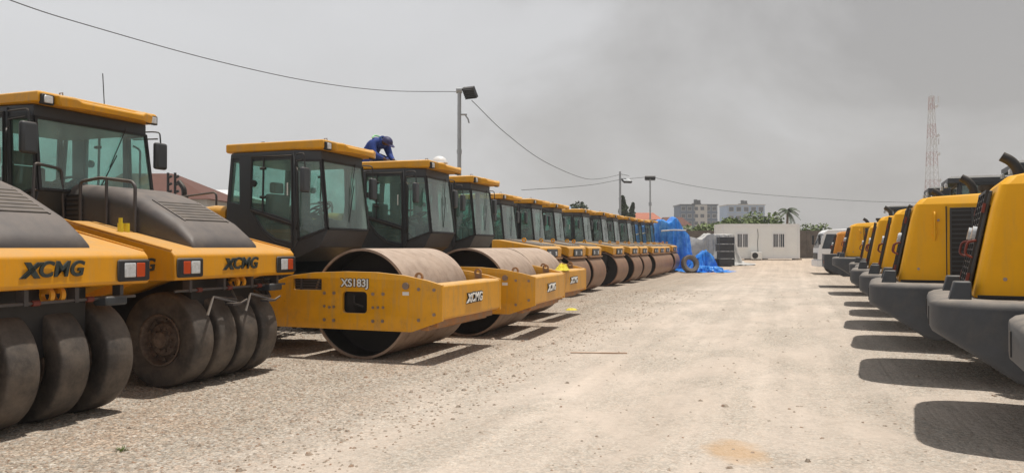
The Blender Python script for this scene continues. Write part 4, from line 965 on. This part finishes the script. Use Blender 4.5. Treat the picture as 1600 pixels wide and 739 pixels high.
blab = ['low green bush above the wall, right beside the blue tarpaulin', 'green bush above the wall under the grey apartment block, second from the blue tarpaulin', 'green bush above the wall between the grey block and the site cabin roof corner',
        'green tree rising behind the left corner of the site cabin roof', 'rounded green tree above the left window of the site cabin', 'tallest broad green tree behind the site cabin, below the pale blue building',
        'low green bush right of the broad tree behind the cabin roof', 'pointed green tree just left of the palm behind the cabin', 'green bush just right of the palm above the cabin corner', 'green tree above the bare wall right of the cabin', 'green tree above the wall behind the white truck']
for i, (px, Y, h, w_, sd_) in enumerate(bl):
    tree('broadleaf_tree', px2x(px, Y), Y, .6, h, w_, sd_, blab[i], group='green trees behind the boundary wall', leaf=.28, dens=1.25)
# columnar trees
for px, Y, top, w_, lab in ((974, 90, 308, .72, 'taller slim columnar tree just right of the grey lamp pole'), (988, 95, 319, .6, 'shorter slim columnar tree left of the red roof')):
    h = CAMH+(HZ-top)/F*Y-.6; t = empty('columnar_tree', (px2x(px, Y), Y, .6)); rs = random.Random(px)
    b = newbm(); tube(b, [(0, 0, 0), (0, 0, h*.9)], [.12, .03], 6); obj('trunk', b, BARK, t)
    b = newbm()
    for k in range(16):
        z = h*(.2+.78*k/15); rr_ = w_*(.75 if k < 12 else .75-.12*(k-11)); leaves(b, (rs.uniform(-.1, .1), 0, z), (rr_, rr_, h*.05), 170, .3, rs)
    obj('crown', b, LEAF2, t, smooth=0); tag(t, lab, 'tree', 'slim columnar trees')
tree('broadleaf_tree', px2x(914, 88), 88, .6, CAMH+(HZ-320)/F*88-.6+.3, 4, 33, 'dark tree top peeping over the tandem roller roofs', m=LEAF2)
# palm
def palm(px, Y, top, spread, seed, label):
    rs = random.Random(seed); h = CAMH+(HZ-top)/F*Y-.6-spread*.35; t = empty('palm_tree', (px2x(px, Y), Y, .6))
    b = newbm(); tube(b, [(0, 0, 0), (.1, 0, h*.5), (.25, 0, h)], [.22, .16, .13], 8); obj('trunk', b, BARK, t)
    b = newbm()
    for k in range(17):
        a = k*2.4; el = R(75-k*5.5); Lf = spread*rs.uniform(.85, 1.1); dirv = Vector((math.cos(a), math.sin(a), 0)); pts = []
        for j in range(9):
            s = j/8; pts.append(Vector((.25, 0, h))+dirv*(Lf*s*math.cos(el*(1-s*.4)))+Vector((0, 0, Lf*(s*math.sin(el)-s*s*.75))))
        side = dirv.cross(Vector((0, 0, 1)))
        for j in range(8):
            for q in range(3):
                p = pts[j].lerp(pts[j+1], q/3); d = (pts[j+1]-pts[j]).normalized(); ll = Lf*.24*(1-abs(j/8-.4))
                for s in (-1, 1):
                    tip = p+side*s*ll*.8+d*ll*.5-Vector((0, 0, ll*.55)); b.faces.new([b.verts.new(v) for v in (p, p+d*.11, tip)])
    obj('crown', b, LEAF2, t, smooth=0); tag(t, label, 'palm tree')
palm(1228, 92, 323, 1.65, 4, 'coconut palm rising over the right half of the site cabin')
# dead pole-like stems with wires near the cabin
# ------------------------------------------------------------------ buildings
def building(name, px0, px1, top, Y, m, label, floors, cols, trims=True, center=None):
    x0, x1 = px2x(px0, Y), px2x(px1, Y); zt = CAMH+(HZ-top)/F*Y; W = x1-x0; D = W*.8
    t = empty(name, (x0, Y, .6)); H = zt-.6
    b = newbm(); box(b, 0, W, 0, D, 0, H); obj('wall', b, m, t)
    b = newbm(); box(b, -.3, W+.3, -.4, D+.3, H, H+.45); obj('parapet', b, DGR if trims else CRM, t)
    fh = H/floors
    if center:
        b = newbm(); box(b, W*center[0], W*center[1], -.5, 0, 0, H+.2); obj('front_bay', b, CRM, t)
    for f in range(floors):
        for c in range(cols):
            xx = W*(c+.5)/cols; ww = W/cols*.30; y_ = -.5 if center and center[0]*W < xx < center[1]*W else 0
            b = newbm(); box(b, xx-ww-.12, xx+ww+.12, y_-.10, y_-.002, f*fh+fh*.28, f*fh+fh*.86); wf = obj('window', b, CRM, t)
            b = newbm(); box(b, xx-ww, xx+ww, y_-.14, y_-.102, f*fh+fh*.34, f*fh+fh*.80); obj('pane', b, WIN, wf)
        b = newbm(); box(b, -.15, W+.15, -.18, -.002, f*fh-.12, f*fh+.12); obj('floor_band', b, m if trims else CRM, t)
    b = newbm(); box(b, W*.42, W*.62, D*.3, D*.6, H+.45, H+1.1); cyl(b, (W*.47, D*.3, H+1.1), (W*.47, D*.3, H+2.4), .7, 12); cyl(b, (W*.56, D*.3, H+1.1), (W*.56, D*.3, H+2.2), .65, 12); obj('water_tank', b, DGR, t)
    tag(t, label, 'apartment block'); return t
building('apartment_block', 1063, 1121, 321, 290, BLG1, 'dark blue grey apartment block with cream window frames beyond the trees', 6, 6, center=(.40, .72))
building('apartment_block', 1137, 1195, 321, 330, BLG2, 'pale blue apartment block half hidden behind the trees, right of the grey one', 5, 5, trims=False)
def house(px0, px1, ridge, eave, Y, m, label, rx0=None, rx1=None):
    x0, x1 = px2x(px0, Y), px2x(px1, Y); W = x1-x0; ze, zr = CAMH+(HZ-eave)/F*Y-.6, CAMH+(HZ-ridge)/F*Y-.6
    t = empty('house', (x0, Y, .6)); D = max(6, W*.7)
    b = newbm(); box(b, .3, W-.3, .3, D-.3, 0, ze); wl = obj('wall', b, CRM, t)
    b = newbm(); a0 = W*.18 if rx0 is None else rx0*W; a1 = W*.82 if rx1 is None else rx1*W
    loft(b, [[(0, 0, ze), (W, 0, ze), (W, D, ze), (0, D, ze)], [(a0, D*.45, zr), (a1, D*.45, zr), (a1, D*.55, zr), (a0, D*.55, zr)]]); obj('roof', b, m, t, smooth=0)
    for k in range(2):
        b = newbm(); box(b, W*(.25+.4*k), W*(.38+.4*k), .26, .30, ze*.35, ze*.75); obj('window', b, WIN, t)
    tag(t, label, 'house')
house(985, 1036, 331, 343, 95, REDR, 'house with red roof behind the lamp pole and the tandem rollers')
house(1036, 1082, 338, 352, 88, BRNR, 'low dark roofed house behind the blue tarpaulin')
house(120, 330, 262, 311, 34, BRNR, 'house with brown red roof behind the tyred roller hood', rx0=.1, rx1=.5)
house(296, 372, 291, 306, 42, WHTP, 'house with pale metal roof seen between tyred roller and first cab', rx0=.1, rx1=.5)
house(880, 920, 321, 334, 100, BLG2, 'house with pale blue roof just above the tandem roller cabs')

# fence posts with insulators
for i, (px, lab) in enumerate(((262, 'left one of two dark electric fence posts above the brown roof'), (273, 'right one of two dark electric fence posts above the brown roof'))):
    Y = 26; p = at(px, 270, Y); b = newbm(); tube(b, [(0, 0, 0), (0, 0, p.z)], .045, 8)
    for k in range(4): cyl(b, (.04, 0, p.z-.15-k*.25), (.13, 0, p.z-.11-k*.25), .045, 8)
    o = obj('fence_post', b, BLK, loc=(p.x, Y, 0)); tag(o, lab, 'fence post', 'electric fence posts')

# ------------------------------------------------------------------ lamp poles
def floodlight(b, gbm, c, w_, h_, yaw, tilt):
    M = T(*c) @ Matrix.Rotation(yaw, 4, 'Z') @ Matrix.Rotation(tilt, 4, 'X')
    box(b, -w_/2, w_/2, -.07, .07, -h_/2, h_/2, M=M)
    for k in range(6): box(b, -w_/2+.02, w_/2-.02, .07, .13, -h_/2+h_*(k+.3)/6, -h_/2+h_*(k+.5)/6, M=M)
    box(gbm, -w_/2+.04, w_/2-.04, -.085, -.072, -h_/2+.04, h_/2-.04, M=M)
def lamp_pole(px, top, Y, r_, label, style):
    p = at(px, top, Y); z0 = gz(Y); H = p.z-z0; t = empty('lamp_pole', (p.x, Y, z0))
    b = newbm(); tube(b, [(0, 0, 0), (0, 0, H*.5), (0, 0, H)], [r_*1.15, r_*1.1, r_], 14); cyl(b, (0, 0, H*.68), (0, 0, H*.70), r_*1.35, 14); obj('pole', b, GALV, t)
    hb = newbm(); gb = newbm(); yb = newbm()
    if style == 0:
        floodlight(hb, gb, (.42, -.05, H-.10), .52, .46, R(150), R(-38)); tube(yb, [(0, 0, H-.05), (.2, 0, H+.12), (.42, -.05, H+.0)], .03, 8); cyl(yb, (-.12, 0, H), (.1, 0, H), .12, 12)
        tube(yb, [(0, 0, H-.95), (.3, 0, H-.95)], .035, 8); tube(yb, [(.22, 0, H-.95), (.34, 0, H-1.12), (.38, 0, H-1.28)], .03, 8)
    elif style == 1:
        floodlight(hb, gb, (.55, 0, H-.75), .75, .5, R(20), R(-60)); tube(yb, [(0, 0, H-.6), (.5, 0, H-.6)], .04, 8); tube(yb, [(0, 0, H-.2), (.75, 0, H-.35)], .03, 8)
    else:
        floodlight(hb, gb, (0, 0, H), .90, .34, R(180), R(-30)); tube(yb, [(-.4, 0, H-.2), (.4, 0, H-.2)], .04, 8); cyl(yb, (0, 0, H-2.4), (0, 0, H-2.1), .13, 10)
    obj('bracket', yb, GALV, t); fl = obj('floodlight', hb, DGR, t); obj('lens', gb, LAMP, fl)
    tag(t, label, 'lamp pole')
    return p
P1 = lamp_pole(717.5, 141, 30, .075, 'tall galvanised lamp pole with tilted floodlight behind the second and third big rollers', 0)
P2 = lamp_pole(969, 268, 63, .085, 'far grey lamp pole with small side floodlight above the tandem rollers', 1)
P3 = lamp_pole(1016, 278, 66, .065, 'thin lamp pole topped by a wide double floodlight above the red roof', 2)
def cable(name, pts, label, r_=.014):
    b = newbm(); q = []
    P = [Vector(p) for p in pts]
    P = [P[0]*2-P[1]]+P+[P[-1]*2-P[-2]]
    for i in range(1, len(P)-2):
        for k in range(10):
            t_ = k/10; a, b_, c, d = P[i-1], P[i], P[i+1], P[i+2]
            q.append(.5*((2*b_)+(c-a)*t_+(2*a-5*b_+4*c-d)*t_*t_+(3*b_-a-3*c+d)*t_**3))
    q.append(P[-2]); tube(b, q, r_, 5); o = obj(name, b, CABLE); tag(o, label, 'cable'); return o
cable('overhead_cable', [at(-260, -110, 13), at(15, 0, 16.5), at(150, 43, 19), at(330, 93, 22), at(480, 126, 25), at(600, 141, 27.5), at(712, 143, 30)], 'black overhead cable sagging from the upper left corner to the nearest lamp pole', .012)
cable('overhead_cable', [at(737, 157, 30), at(790, 208, 35), at(850, 252, 42), at(910, 278, 52), at(940, 279, 57), at(969, 273, 63)], 'overhead cable dropping steeply from the nearest lamp pole to the next pole', .016)
cable('overhead_cable', [at(815, 297, 48), at(880, 293, 54), at(930, 288, 59), at(969, 281, 63), at(1008, 277, 66)], 'thin cable running level between the two far lamp poles', .018)
cable('overhead_cable', [at(1020, 277, 66), at(1080, 290, 67), at(1150, 300, 68), at(1260, 309, 70), at(1400, 316, 72), at(1640, 318, 75)], 'long faint cable from the double floodlight pole over the site cabin to the right', .018)

# ------------------------------------------------------------------ telecom mast
Ym = 280; p = at(1457, 150, Ym); H = p.z-.6; t = empty('telecom_mast', (p.x, Ym, .6))
nseg = 22
def hwm(z): return 1.8*(1-z/H)+.6
b = newbm(); band = 0
for k in range(nseg):
    z0, z1 = H*k/nseg, H*(k+1)/nseg; A, B = hwm(z0), hwm(z1)
    c0_ = [(-A, -A, z0), (A, -A, z0), (A, A, z0), (-A, A, z0)]; c1_ = [(-B, -B, z1), (B, -B, z1), (B, B, z1), (-B, B, z1)]
    for i in range(4):
        j = (i+1) % 4; cyl(b, c0_[i], c1_[i], .12, 4); cyl(b, c0_[i], c1_[j], .055, 4); cyl(b, c0_[j], c1_[i], .055, 4); cyl(b, c1_[i], c1_[j], .045, 4)
    if k % 2 == 1:
        obj('lattice_section', b, MRED if (k//2) % 2 == 0 else MWH, t); b = newbm()
b.free()
b = newbm()
for z_, s in ((H*.99, -1), (H*.90, -1), (H*.93, 1), (H*.74, 1), (H*.62, 1), (H*.80, -1), (H*.60, -1), (H*.45, 1)): cyl(b, (s*hwm(z_)+s*.3, -1.2, z_), (s*hwm(z_)+s*.5, -1.7, z_), .6, 10)
for z_ in (H*.97, H*.7): 
    for s in (-1, 0, 1): box(b, s*1.4-.15, s*1.4+.15, -2.2, -1.9, z_-1.2, z_+1.2)
obj('antenna', b, MWH, t); b = newbm(); cyl(b, (0, 0, H), (0, 0, H+2.5), .06, 5); obj('lightning_rod', b, MWH, t)
tag(t, 'tall red and white lattice telecom mast over the loaders', 'telecom mast')

# ------------------------------------------------------------------ tarpaulins, crates, tyre
def drape(b, cen, rx, ry, h, seed, nt=120, nsv=26, flare=.3, fold=.10, topf=None, box_=.35, flarelen=.25):
    """cloth over a lump: polar sheet from crown to ground with vertical folds"""
    cx, cy, cz = cen; rings = []
    def crease(x, y, z): return 1-2*abs(noise.noise(Vector((x, y, z))))
    for j in range(nsv+1):
        s = j/nsv; ring = []
        for i in range(nt):
            a = 2*math.pi*i/nt; ca, sa = math.cos(a), math.sin(a)
            k = 1/((abs(ca)**5+abs(sa)**5)**.2)
            if s < .30: q = s/.30*.95; z = 1-.03*(s/.30)**2
            elif s < .85: u = (s-.30)/.55; q = .95+.05*min(1, u*6)+flare*.5*u**1.5; z = .97*(1-u)+.03
            else: u = (s-.85)/.15; q = 1+flare*.5+flare*u*flarelen*4; z = .03*(1-u)
            low = min(1, s/.5)
            nf = (crease(ca*1.8+seed, sa*1.8, s*.5)-.5)*.55+(crease(ca*4.5+seed, sa*4.5, s*.9)-.5)*.45+(crease(ca*9, sa*9+seed, s*2.0)-.5)*.22
            amp = fold*(.10+low*1.2)
            X, Yy = ca*rx*k*q*(1+nf*amp), sa*ry*k*q*(1+nf*amp)
            hh = h*(topf(X/rx, Yy/ry) if topf else 1)
            Zz = z*hh+(crease(X*1.3+seed, Yy*1.3, z*2)-.5)*.10*(1 if s < .85 else .5)*min(1, h)+(max(0, nf)*.14+.01 if s >= .85 else 0)
            Xw, Yw_ = cx+X, cy+Yy
            ring.append((Xw, Yw_, cz+gz(Yw_)+max(Zz, .012)))
        rings.append(ring)
    V = [[b.verts.new(p) for p in r] for r in rings]
    for j in range(nsv):
        for i in range(nt): b.faces.new((V[j][i], V[j][(i+1) % nt], V[j+1][(i+1) % nt], V[j+1][i]))
b = newbm()
Yt = 50.5
drape(b, (px2x(1050, Yt), Yt, 0), 1.02, .95, 3.25, 3.1, nsv=44, flare=.55, fold=.30, topf=lambda x, y: 1.0-.34*smoothstep((x-.15)/.95)-.06*smoothstep((-x-.5)/.5)+.05*math.sin(x*7+1))
drape(b, (px2x(1092, Yt-1.2), Yt-1.9, 0), .66, .5, 1.35, 8.3, flare=.8, fold=.55, topf=lambda x, y: 1-.45*abs(x-.3))
drape(b, (px2x(1099, Yt-2), Yt-2.6, 0), .62, .40, .36, 5.2, flare=.7, fold=.8)
bt = obj('blue_tarpaulin', b, BLUET, smooth=60); tag(bt, 'bright blue tarpaulin over a tall load, trailing on the ground by the rollers', 'tarpaulin')
b = newbm(); tube(b, [at(1033, 361, 49.0), at(1052, 359.5, 48.95), at(1072, 360, 49.1)], .05, 6); o = obj('timber_batten', b, GREYT); tag(o, 'pale batten lying across the middle of the blue tarpaulin', 'batten')
b = newbm(); Yg = 55.5
drape(b, (px2x(1102, Yg), Yg+.5, 0), 1.15, .9, 2.0, 12.7, flare=.15, fold=.34, topf=lambda x, y: 1+.08*math.sin(x*5)-.12*smoothstep((-x)/1))
drape(b, (px2x(1131, Yg), Yg+.3, 0), .72, .9, 2.10, 2.2, flare=1.0, fold=.2)
o = obj('grey_tarpaulin', b, GREYT, smooth=60); tag(o, 'pale grey tarpaulin over stored goods behind the dark crates', 'tarpaulin')
clab = ['bottom dark crate of the stack in front of the grey tarpaulin', 'second dark crate from the bottom of the stack', 'third dark crate from the bottom of the stack', 'topmost dark crate of the stack in front of the grey tarpaulin']
Yk = 53.2; xk = px2x(1133.5, Yk)
def crate():
    t = empty('crate'); W, D, Hh = .98, .8, .50
    b = newbm(); box(b, -W/2+.02, W/2-.02, -D/2+.02, D/2-.02, .03, Hh-.02)
    bx_ = obj('box_wall', b, CRATE, t, bev=.01)
    b = newbm()
    for sx in (-1, 1):
        for sy in (-1, 1): box(b, sx*(W/2)-.04, sx*(W/2)+.01, sy*D/2-.03, sy*D/2+.03, .0, Hh)
    for z_ in (.05, .24, .43):
        for sy in (-1, 1): box(b, -W/2, W/2, sy*D/2-.025, sy*D/2+.025, z_, z_+.05)
    obj('slats', b, DGR, t, bev=.006); return t
cr0 = crate()
for k in range(4):
    o = cr0 if k == 0 else copy_tree(cr0); o.location = (xk+(0, .03, -.03, .02)[k], Yk, gz(Yk)+k*.505); o.rotation_euler[2] = R((2, -3, 4, -2)[k]); tag(o, clab[k], 'crate', 'stacked dark crates')
o = copy_tree(cr0); o.location = (xk-.98, Yk+.35, gz(Yk+.3)); o.rotation_euler[2] = R(8); tag(o, 'single dark crate on the ground just left of the crate stack', 'crate')
o = bpy.data.objects  # noqa
t = empty('spare_tyre', (px2x(1078, 47.0), 47.0, gz(47.0)+.0))
b = newbm(); 
prof = [(.30, -.13), (.38, -.17), (.50, -.18), (.54, -.12), (.555, 0), (.54, .12), (.50, .18), (.38, .17), (.30, .13)]
TM = T(0, 0, .54) @ Matrix.Rotation(R(14), 4, 'Z') @ Matrix.Rotation(R(-14), 4, 'X')
lathe(b, prof, 40, 'y', closed=True); b.transform(TM)
ty = obj('tyre', b, mat('dusty_tyre', (.16, .14, .125), .8, var=.25, dust=.3), t, smooth=60)
b = newbm()
for k in range(30):
    a = 2*math.pi*k/30
    for s in (-1, 1): box(b, .535, .562, s*.085-.06, s*.085+.06, -.022, .022, M=TM @ Matrix.Rotation(a+(.1 if s > 0 else 0), 4, 'Y'))
obj('tread', b, mat('dusty_tread', (.12, .105, .09), .8, var=.25), t)
tag(t, 'loose dusty tyre leaning against the foot of the blue tarpaulin', 'tyre')

# ------------------------------------------------------------------ small things
def crumple(b, c, r_, h, seed, n=26, m_=9):
    V = []
    for j in range(m_+1):
        q = j/m_; V.append([b.verts.new((c[0]+math.cos(2*math.pi*i/n)*r_[0]*q*(1+.25*noise.noise(Vector((math.cos(2*math.pi*i/n)*2, math.sin(2*math.pi*i/n)*2, seed)))), c[1]+math.sin(2*math.pi*i/n)*r_[1]*q*(1+.25*noise.noise(Vector((i*.4, 0, seed)))), c[2]+max(.004, h*(1-q*q)*(.6+.8*abs(noise.noise(Vector((math.cos(2*math.pi*i/n)*q*4, math.sin(2*math.pi*i/n)*q*4, seed)))))))) for i in range(n)])
    for j in range(m_):
        for i in range(n): b.faces.new((V[j][i], V[j][(i+1) % n], V[j+1][(i+1) % n], V[j+1][i]))
b = newbm(); q = row(17.1-.55, -6.05+1.22, 1.10); crumple(b, q, (.16, .38), .16, 2.2); o = obj('yellow_sheet', b, YBAG, smooth=0); tag(o, 'crumpled yellow plastic sheet on the front beam of the third big roller', 'plastic sheet')
b = newbm(); pp = at(893, 484, 19.8); crumple(b, (pp.x, 19.8, 0), (.16, .14), .07, 5.1, 16, 5); o = obj('yellow_scrap', b, YBAG, smooth=0); tag(o, 'small yellow plastic scrap on the ground beside the big rollers', 'plastic scrap')
b = newbm(); box(b, -.36, .36, -.018, .018, .0, .012); box(b, .1, .5, -.035, -.02, 0, .018); o = obj('timber_strip', b, TAN, bev=.003, loc=(px2x(928, 11.75), 11.75, .004)); o.rotation_euler[2] = R(-4); tag(o, 'thin timber strip lying on the open gravel', 'timber strip')
b = newbm(); crumple(b, (px2x(1112, 46.5), 46.3, gz(46.3)), (.35, .18), .08, 9.1, 16, 5); o = obj('cardboard_scrap', b, TAN, smooth=0); tag(o, 'tan scrap on the ground before the trailing blue tarpaulin', 'scrap')

for i, (px, py, lab) in enumerate(((192, 702, 'tiny green weed tuft in the near gravel at the lower left'),)):
    Y = CAMH*F/(py-HZ); rs = random.Random(i+50); b = newbm()
    for k in range(46):
        a = rs.random()*6.28; r0 = rs.random()*.07; p = Vector((math.cos(a)*r0, math.sin(a)*r0, 0)); h = rs.uniform(.01, .03); d = Vector((math.cos(a)*h*.7, math.sin(a)*h*.7, h)); sd_ = Vector((-math.sin(a), math.cos(a), 0))*.006
        b.faces.new([b.verts.new(v) for v in (p-sd_, p+sd_, p+d)])
    o = obj('weed', b, LEAF, smooth=0, loc=(px2x(px, Y), Y, .002)); tag(o, lab, 'weed')
# hard hat on the second roller's roof
rx = lambda a, bb, z: row(a, bb, z)
hx = row(13.92+.25, -5.58-1.15, 3.30); t = empty('hard_hat', hx)
b = newbm(); sph(b, (0, 0, .035), .135, 20, (1.15, .95, 1.0), half=True); obj('shell', b, WHTP, t, smooth=60)
b = newbm(); lathe(b, [(.10, .03), (.175, .018), (.178, .026), (.10, .042)], 24, 'z', closed=True); obj('brim', b, WHTP, t)
tag(t, 'white hard hat lying on the cab roof near the kneeling worker', 'hard hat')

# ------------------------------------------------------------------ worker kneeling on the roof
def skin_body(name, chains, root, m, parent=None, sub=2):
    """chains: dict joint->(co, radius); edges list"""
    J, E = chains; names = list(J); me = bpy.data.meshes.new(name)
    me.from_pydata([J[k][0] for k in names], [(names.index(a), names.index(b_)) for a, b_ in E], []); o = bpy.data.objects.new(name, me); COL.objects.link(o)
    o.modifiers.new('skin', 'SKIN'); 
    sv_ = me.skin_vertices[0].data if me.skin_vertices else None
    if sv_ is None:
        bpy.context.view_layer.objects.active = o
    sl_ = o.data.skin_vertices[0].data
    for i, k in enumerate(names):
        r_ = J[k][1]; sl_[i].radius = (r_, r_) if not isinstance(r_, tuple) else r_; sl_[i].use_root = (k == root)
    s = o.modifiers.new('sub', 'SUBSURF'); s.levels = sub; s.render_levels = sub
    dg = bpy.context.evaluated_depsgraph_get(); dg.update(); me2 = bpy.data.meshes.new_from_object(o.evaluated_get(dg)); bpy.data.objects.remove(o)
    return link(name, me2, m, parent, smooth=80)
def build_worker():
    # local: +x is the way he faces; kneeling, sitting on heels, folded forward
    t = empty('person')
    J = {'pelvis': ((-.16, 0, .20), (.16, .14)), 'waist': ((-.08, 0, .30), (.155, .14)), 'chest': ((.06, 0, .375), (.16, .14)), 'neck0': ((.17, 0, .40), (.09, .07)), 'neck': ((.23, 0, .385), .05), 'head': ((.30, 0, .375), (.075, .072)), 'crown': ((.325, 0, .40), .06),
         }
    E = [('pelvis', 'waist'), ('waist', 'chest'), ('chest', 'neck0'), ('neck0', 'neck'), ('neck', 'head'), ('head', 'crown')]
    for s, n in ((-1, 'r'), (1, 'l')):
        J['sh'+n] = ((.12, s*.17, .37), .08); J['el'+n] = ((.18, s*.21, .16), .06); J['wr'+n] = ((.38, s*.10, .055), .03)
        E += [('neck0', 'sh'+n), ('sh'+n, 'el'+n), ('el'+n, 'wr'+n)]
        J['hip'+n] = ((-.14, s*.10, .17), .09); J['kn'+n] = ((.24, s*.16, .075), .065); J['an'+n] = ((-.18, s*.12, .045), .042); J['to'+n] = ((-.36, s*.12, .045), .035)
        E += [('pelvis', 'hip'+n), ('hip'+n, 'kn'+n), ('kn'+n, 'an'+n), ('an'+n, 'to'+n)]
    body = skin_body('body', (J, E), 'pelvis', BCOV, t)
    # coverall covers the body; skin head and hands continue it
    me = body.data; me.materials.append(SKIN)
    for p in me.polygons:
        c = p.center
        if c.x > .235 and c.z > .30: p.material_index = 1
        if c.x > .355 and c.z < .10: p.material_index = 1
    # face pieces
    b = newbm(); tube(b, [(.37, 0, .365), (.395, 0, .345), (.375, 0, .335)], [.014, .018, .012], 8); o = obj('nose', b, SKIN, t, smooth=60)
    b = newbm()
    for s in (-1, 1): sph(b, (.368, s*.03, .373), .010, 8)
    obj('eyes', b, BLK, t)
    b = newbm()
    for s in (-1, 1): sph(b, (.295, s*.078, .375), .022, 8, (.7, .4, 1.1))
    obj('ears', b, SKIN, t)
    b = newbm(); tube(b, [(.352, -.022, .318), (.362, 0, .317), (.352, .022, .318)], .006, 6); obj('mouth', b, RED, t)
    b = newbm()
    for s in (-1, 1):
        for k in range(4):
            y = s*.10+(k-1.5)*.02; tube(b, [(.375, y, .055), (.425+.01*(k in (1, 2)), y*1.03, .052), (.455+.012*(k in (1, 2)), y*1.03, .035), (.462+.012*(k in (1, 2)), y*1.02, .012)], [.011, .010, .009, .007], 7)
        tube(b, [(.365, s*.10-s*.03, .05), (.40, s*.10-s*.055, .04), (.425, s*.10-s*.055, .02)], [.012, .010, .008], 7)
    obj('fingers', b, SKIN, t, smooth=60)
    # cap
    b = newbm(); sph(b, (.0, .0, .0), .098, 18, (1.12, .95, .85), half=True); lathe(b, [(.096, .004), (.104, -.010), (.090, -.012)], 18, 'z', closed=True)
    prism(b, [(.07, -.07), (.17, -.05), (.185, 0), (.17, .05), (.07, .07)], -.012, .0, 'z')
    b.transform(T(.318, 0, .395) @ Matrix.Rotation(R(38), 4, 'Y')); obj('cap', b, CAPM, t, smooth=60)
    b = newbm(); lathe(b, [(.075, -.03), (.098, -.03), (.10, .02), (.078, .025)], 20, 'z', closed=True); b.transform(T(.205, 0, .405) @ Matrix.Rotation(R(80), 4, 'Y')); obj('collar', b, BCOV, t, smooth=60)
    b = newbm(); 
    pts = [(.07, -.13, .47), (.05, -.06, .512), (.04, 0, .52), (.05, .06, .512), (.07, .13, .47)]
    tube(b, pts, .014, 8); obj('reflective_strip', b, HIV, t, smooth=60)
    b = newbm()
    for s in (-1, 1):
        loft(b, [[(-.40+.0, s*.12-.045, .0), (-.20, s*.12-.045, .0), (-.20, s*.12+.045, .0), (-.40, s*.12+.045, .0)], [(-.38, s*.12-.045, .09), (-.17, s*.12-.045, .10), (-.17, s*.12+.045, .10), (-.38, s*.12+.045, .09)]])
    obj('boots', b, BLK, t, bev=.02)
    t.scale = (1, 1, 1)
    return t
wk = build_worker(); wq = row(13.92-.25, -5.58-2.36, 3.29)
wk.location = wq; wk.rotation_euler[2] = -PHI+R(-15); wk.scale = (1.12, 1.12, 1.12)
tag(wk, 'worker in blue coveralls and dark cap kneeling bent forward on a cab roof', 'person')

# ------------------------------------------------------------------ hazy air
hz = bpy.data.materials.new('hazy_air'); hz.use_nodes = True; hn = hz.node_tree.nodes; hn.clear()
ho = hn.new('ShaderNodeOutputMaterial'); pv = hn.new('ShaderNodeVolumePrincipled'); pv.inputs['Density'].default_value = .0009; pv.inputs['Color'].default_value = (.97, .97, .975, 1); pv.inputs['Anisotropy'].default_value = .2
hz.node_tree.links.new(pv.outputs[0], ho.inputs['Volume'])
b = newbm(); box(b, -1210, 1210, -32, 1510, -1.0, 66); o = obj('haze', b, hz, smooth=0); tag(o, 'thin pale dusty haze in the air over the yard', 'haze', kind='stuff')
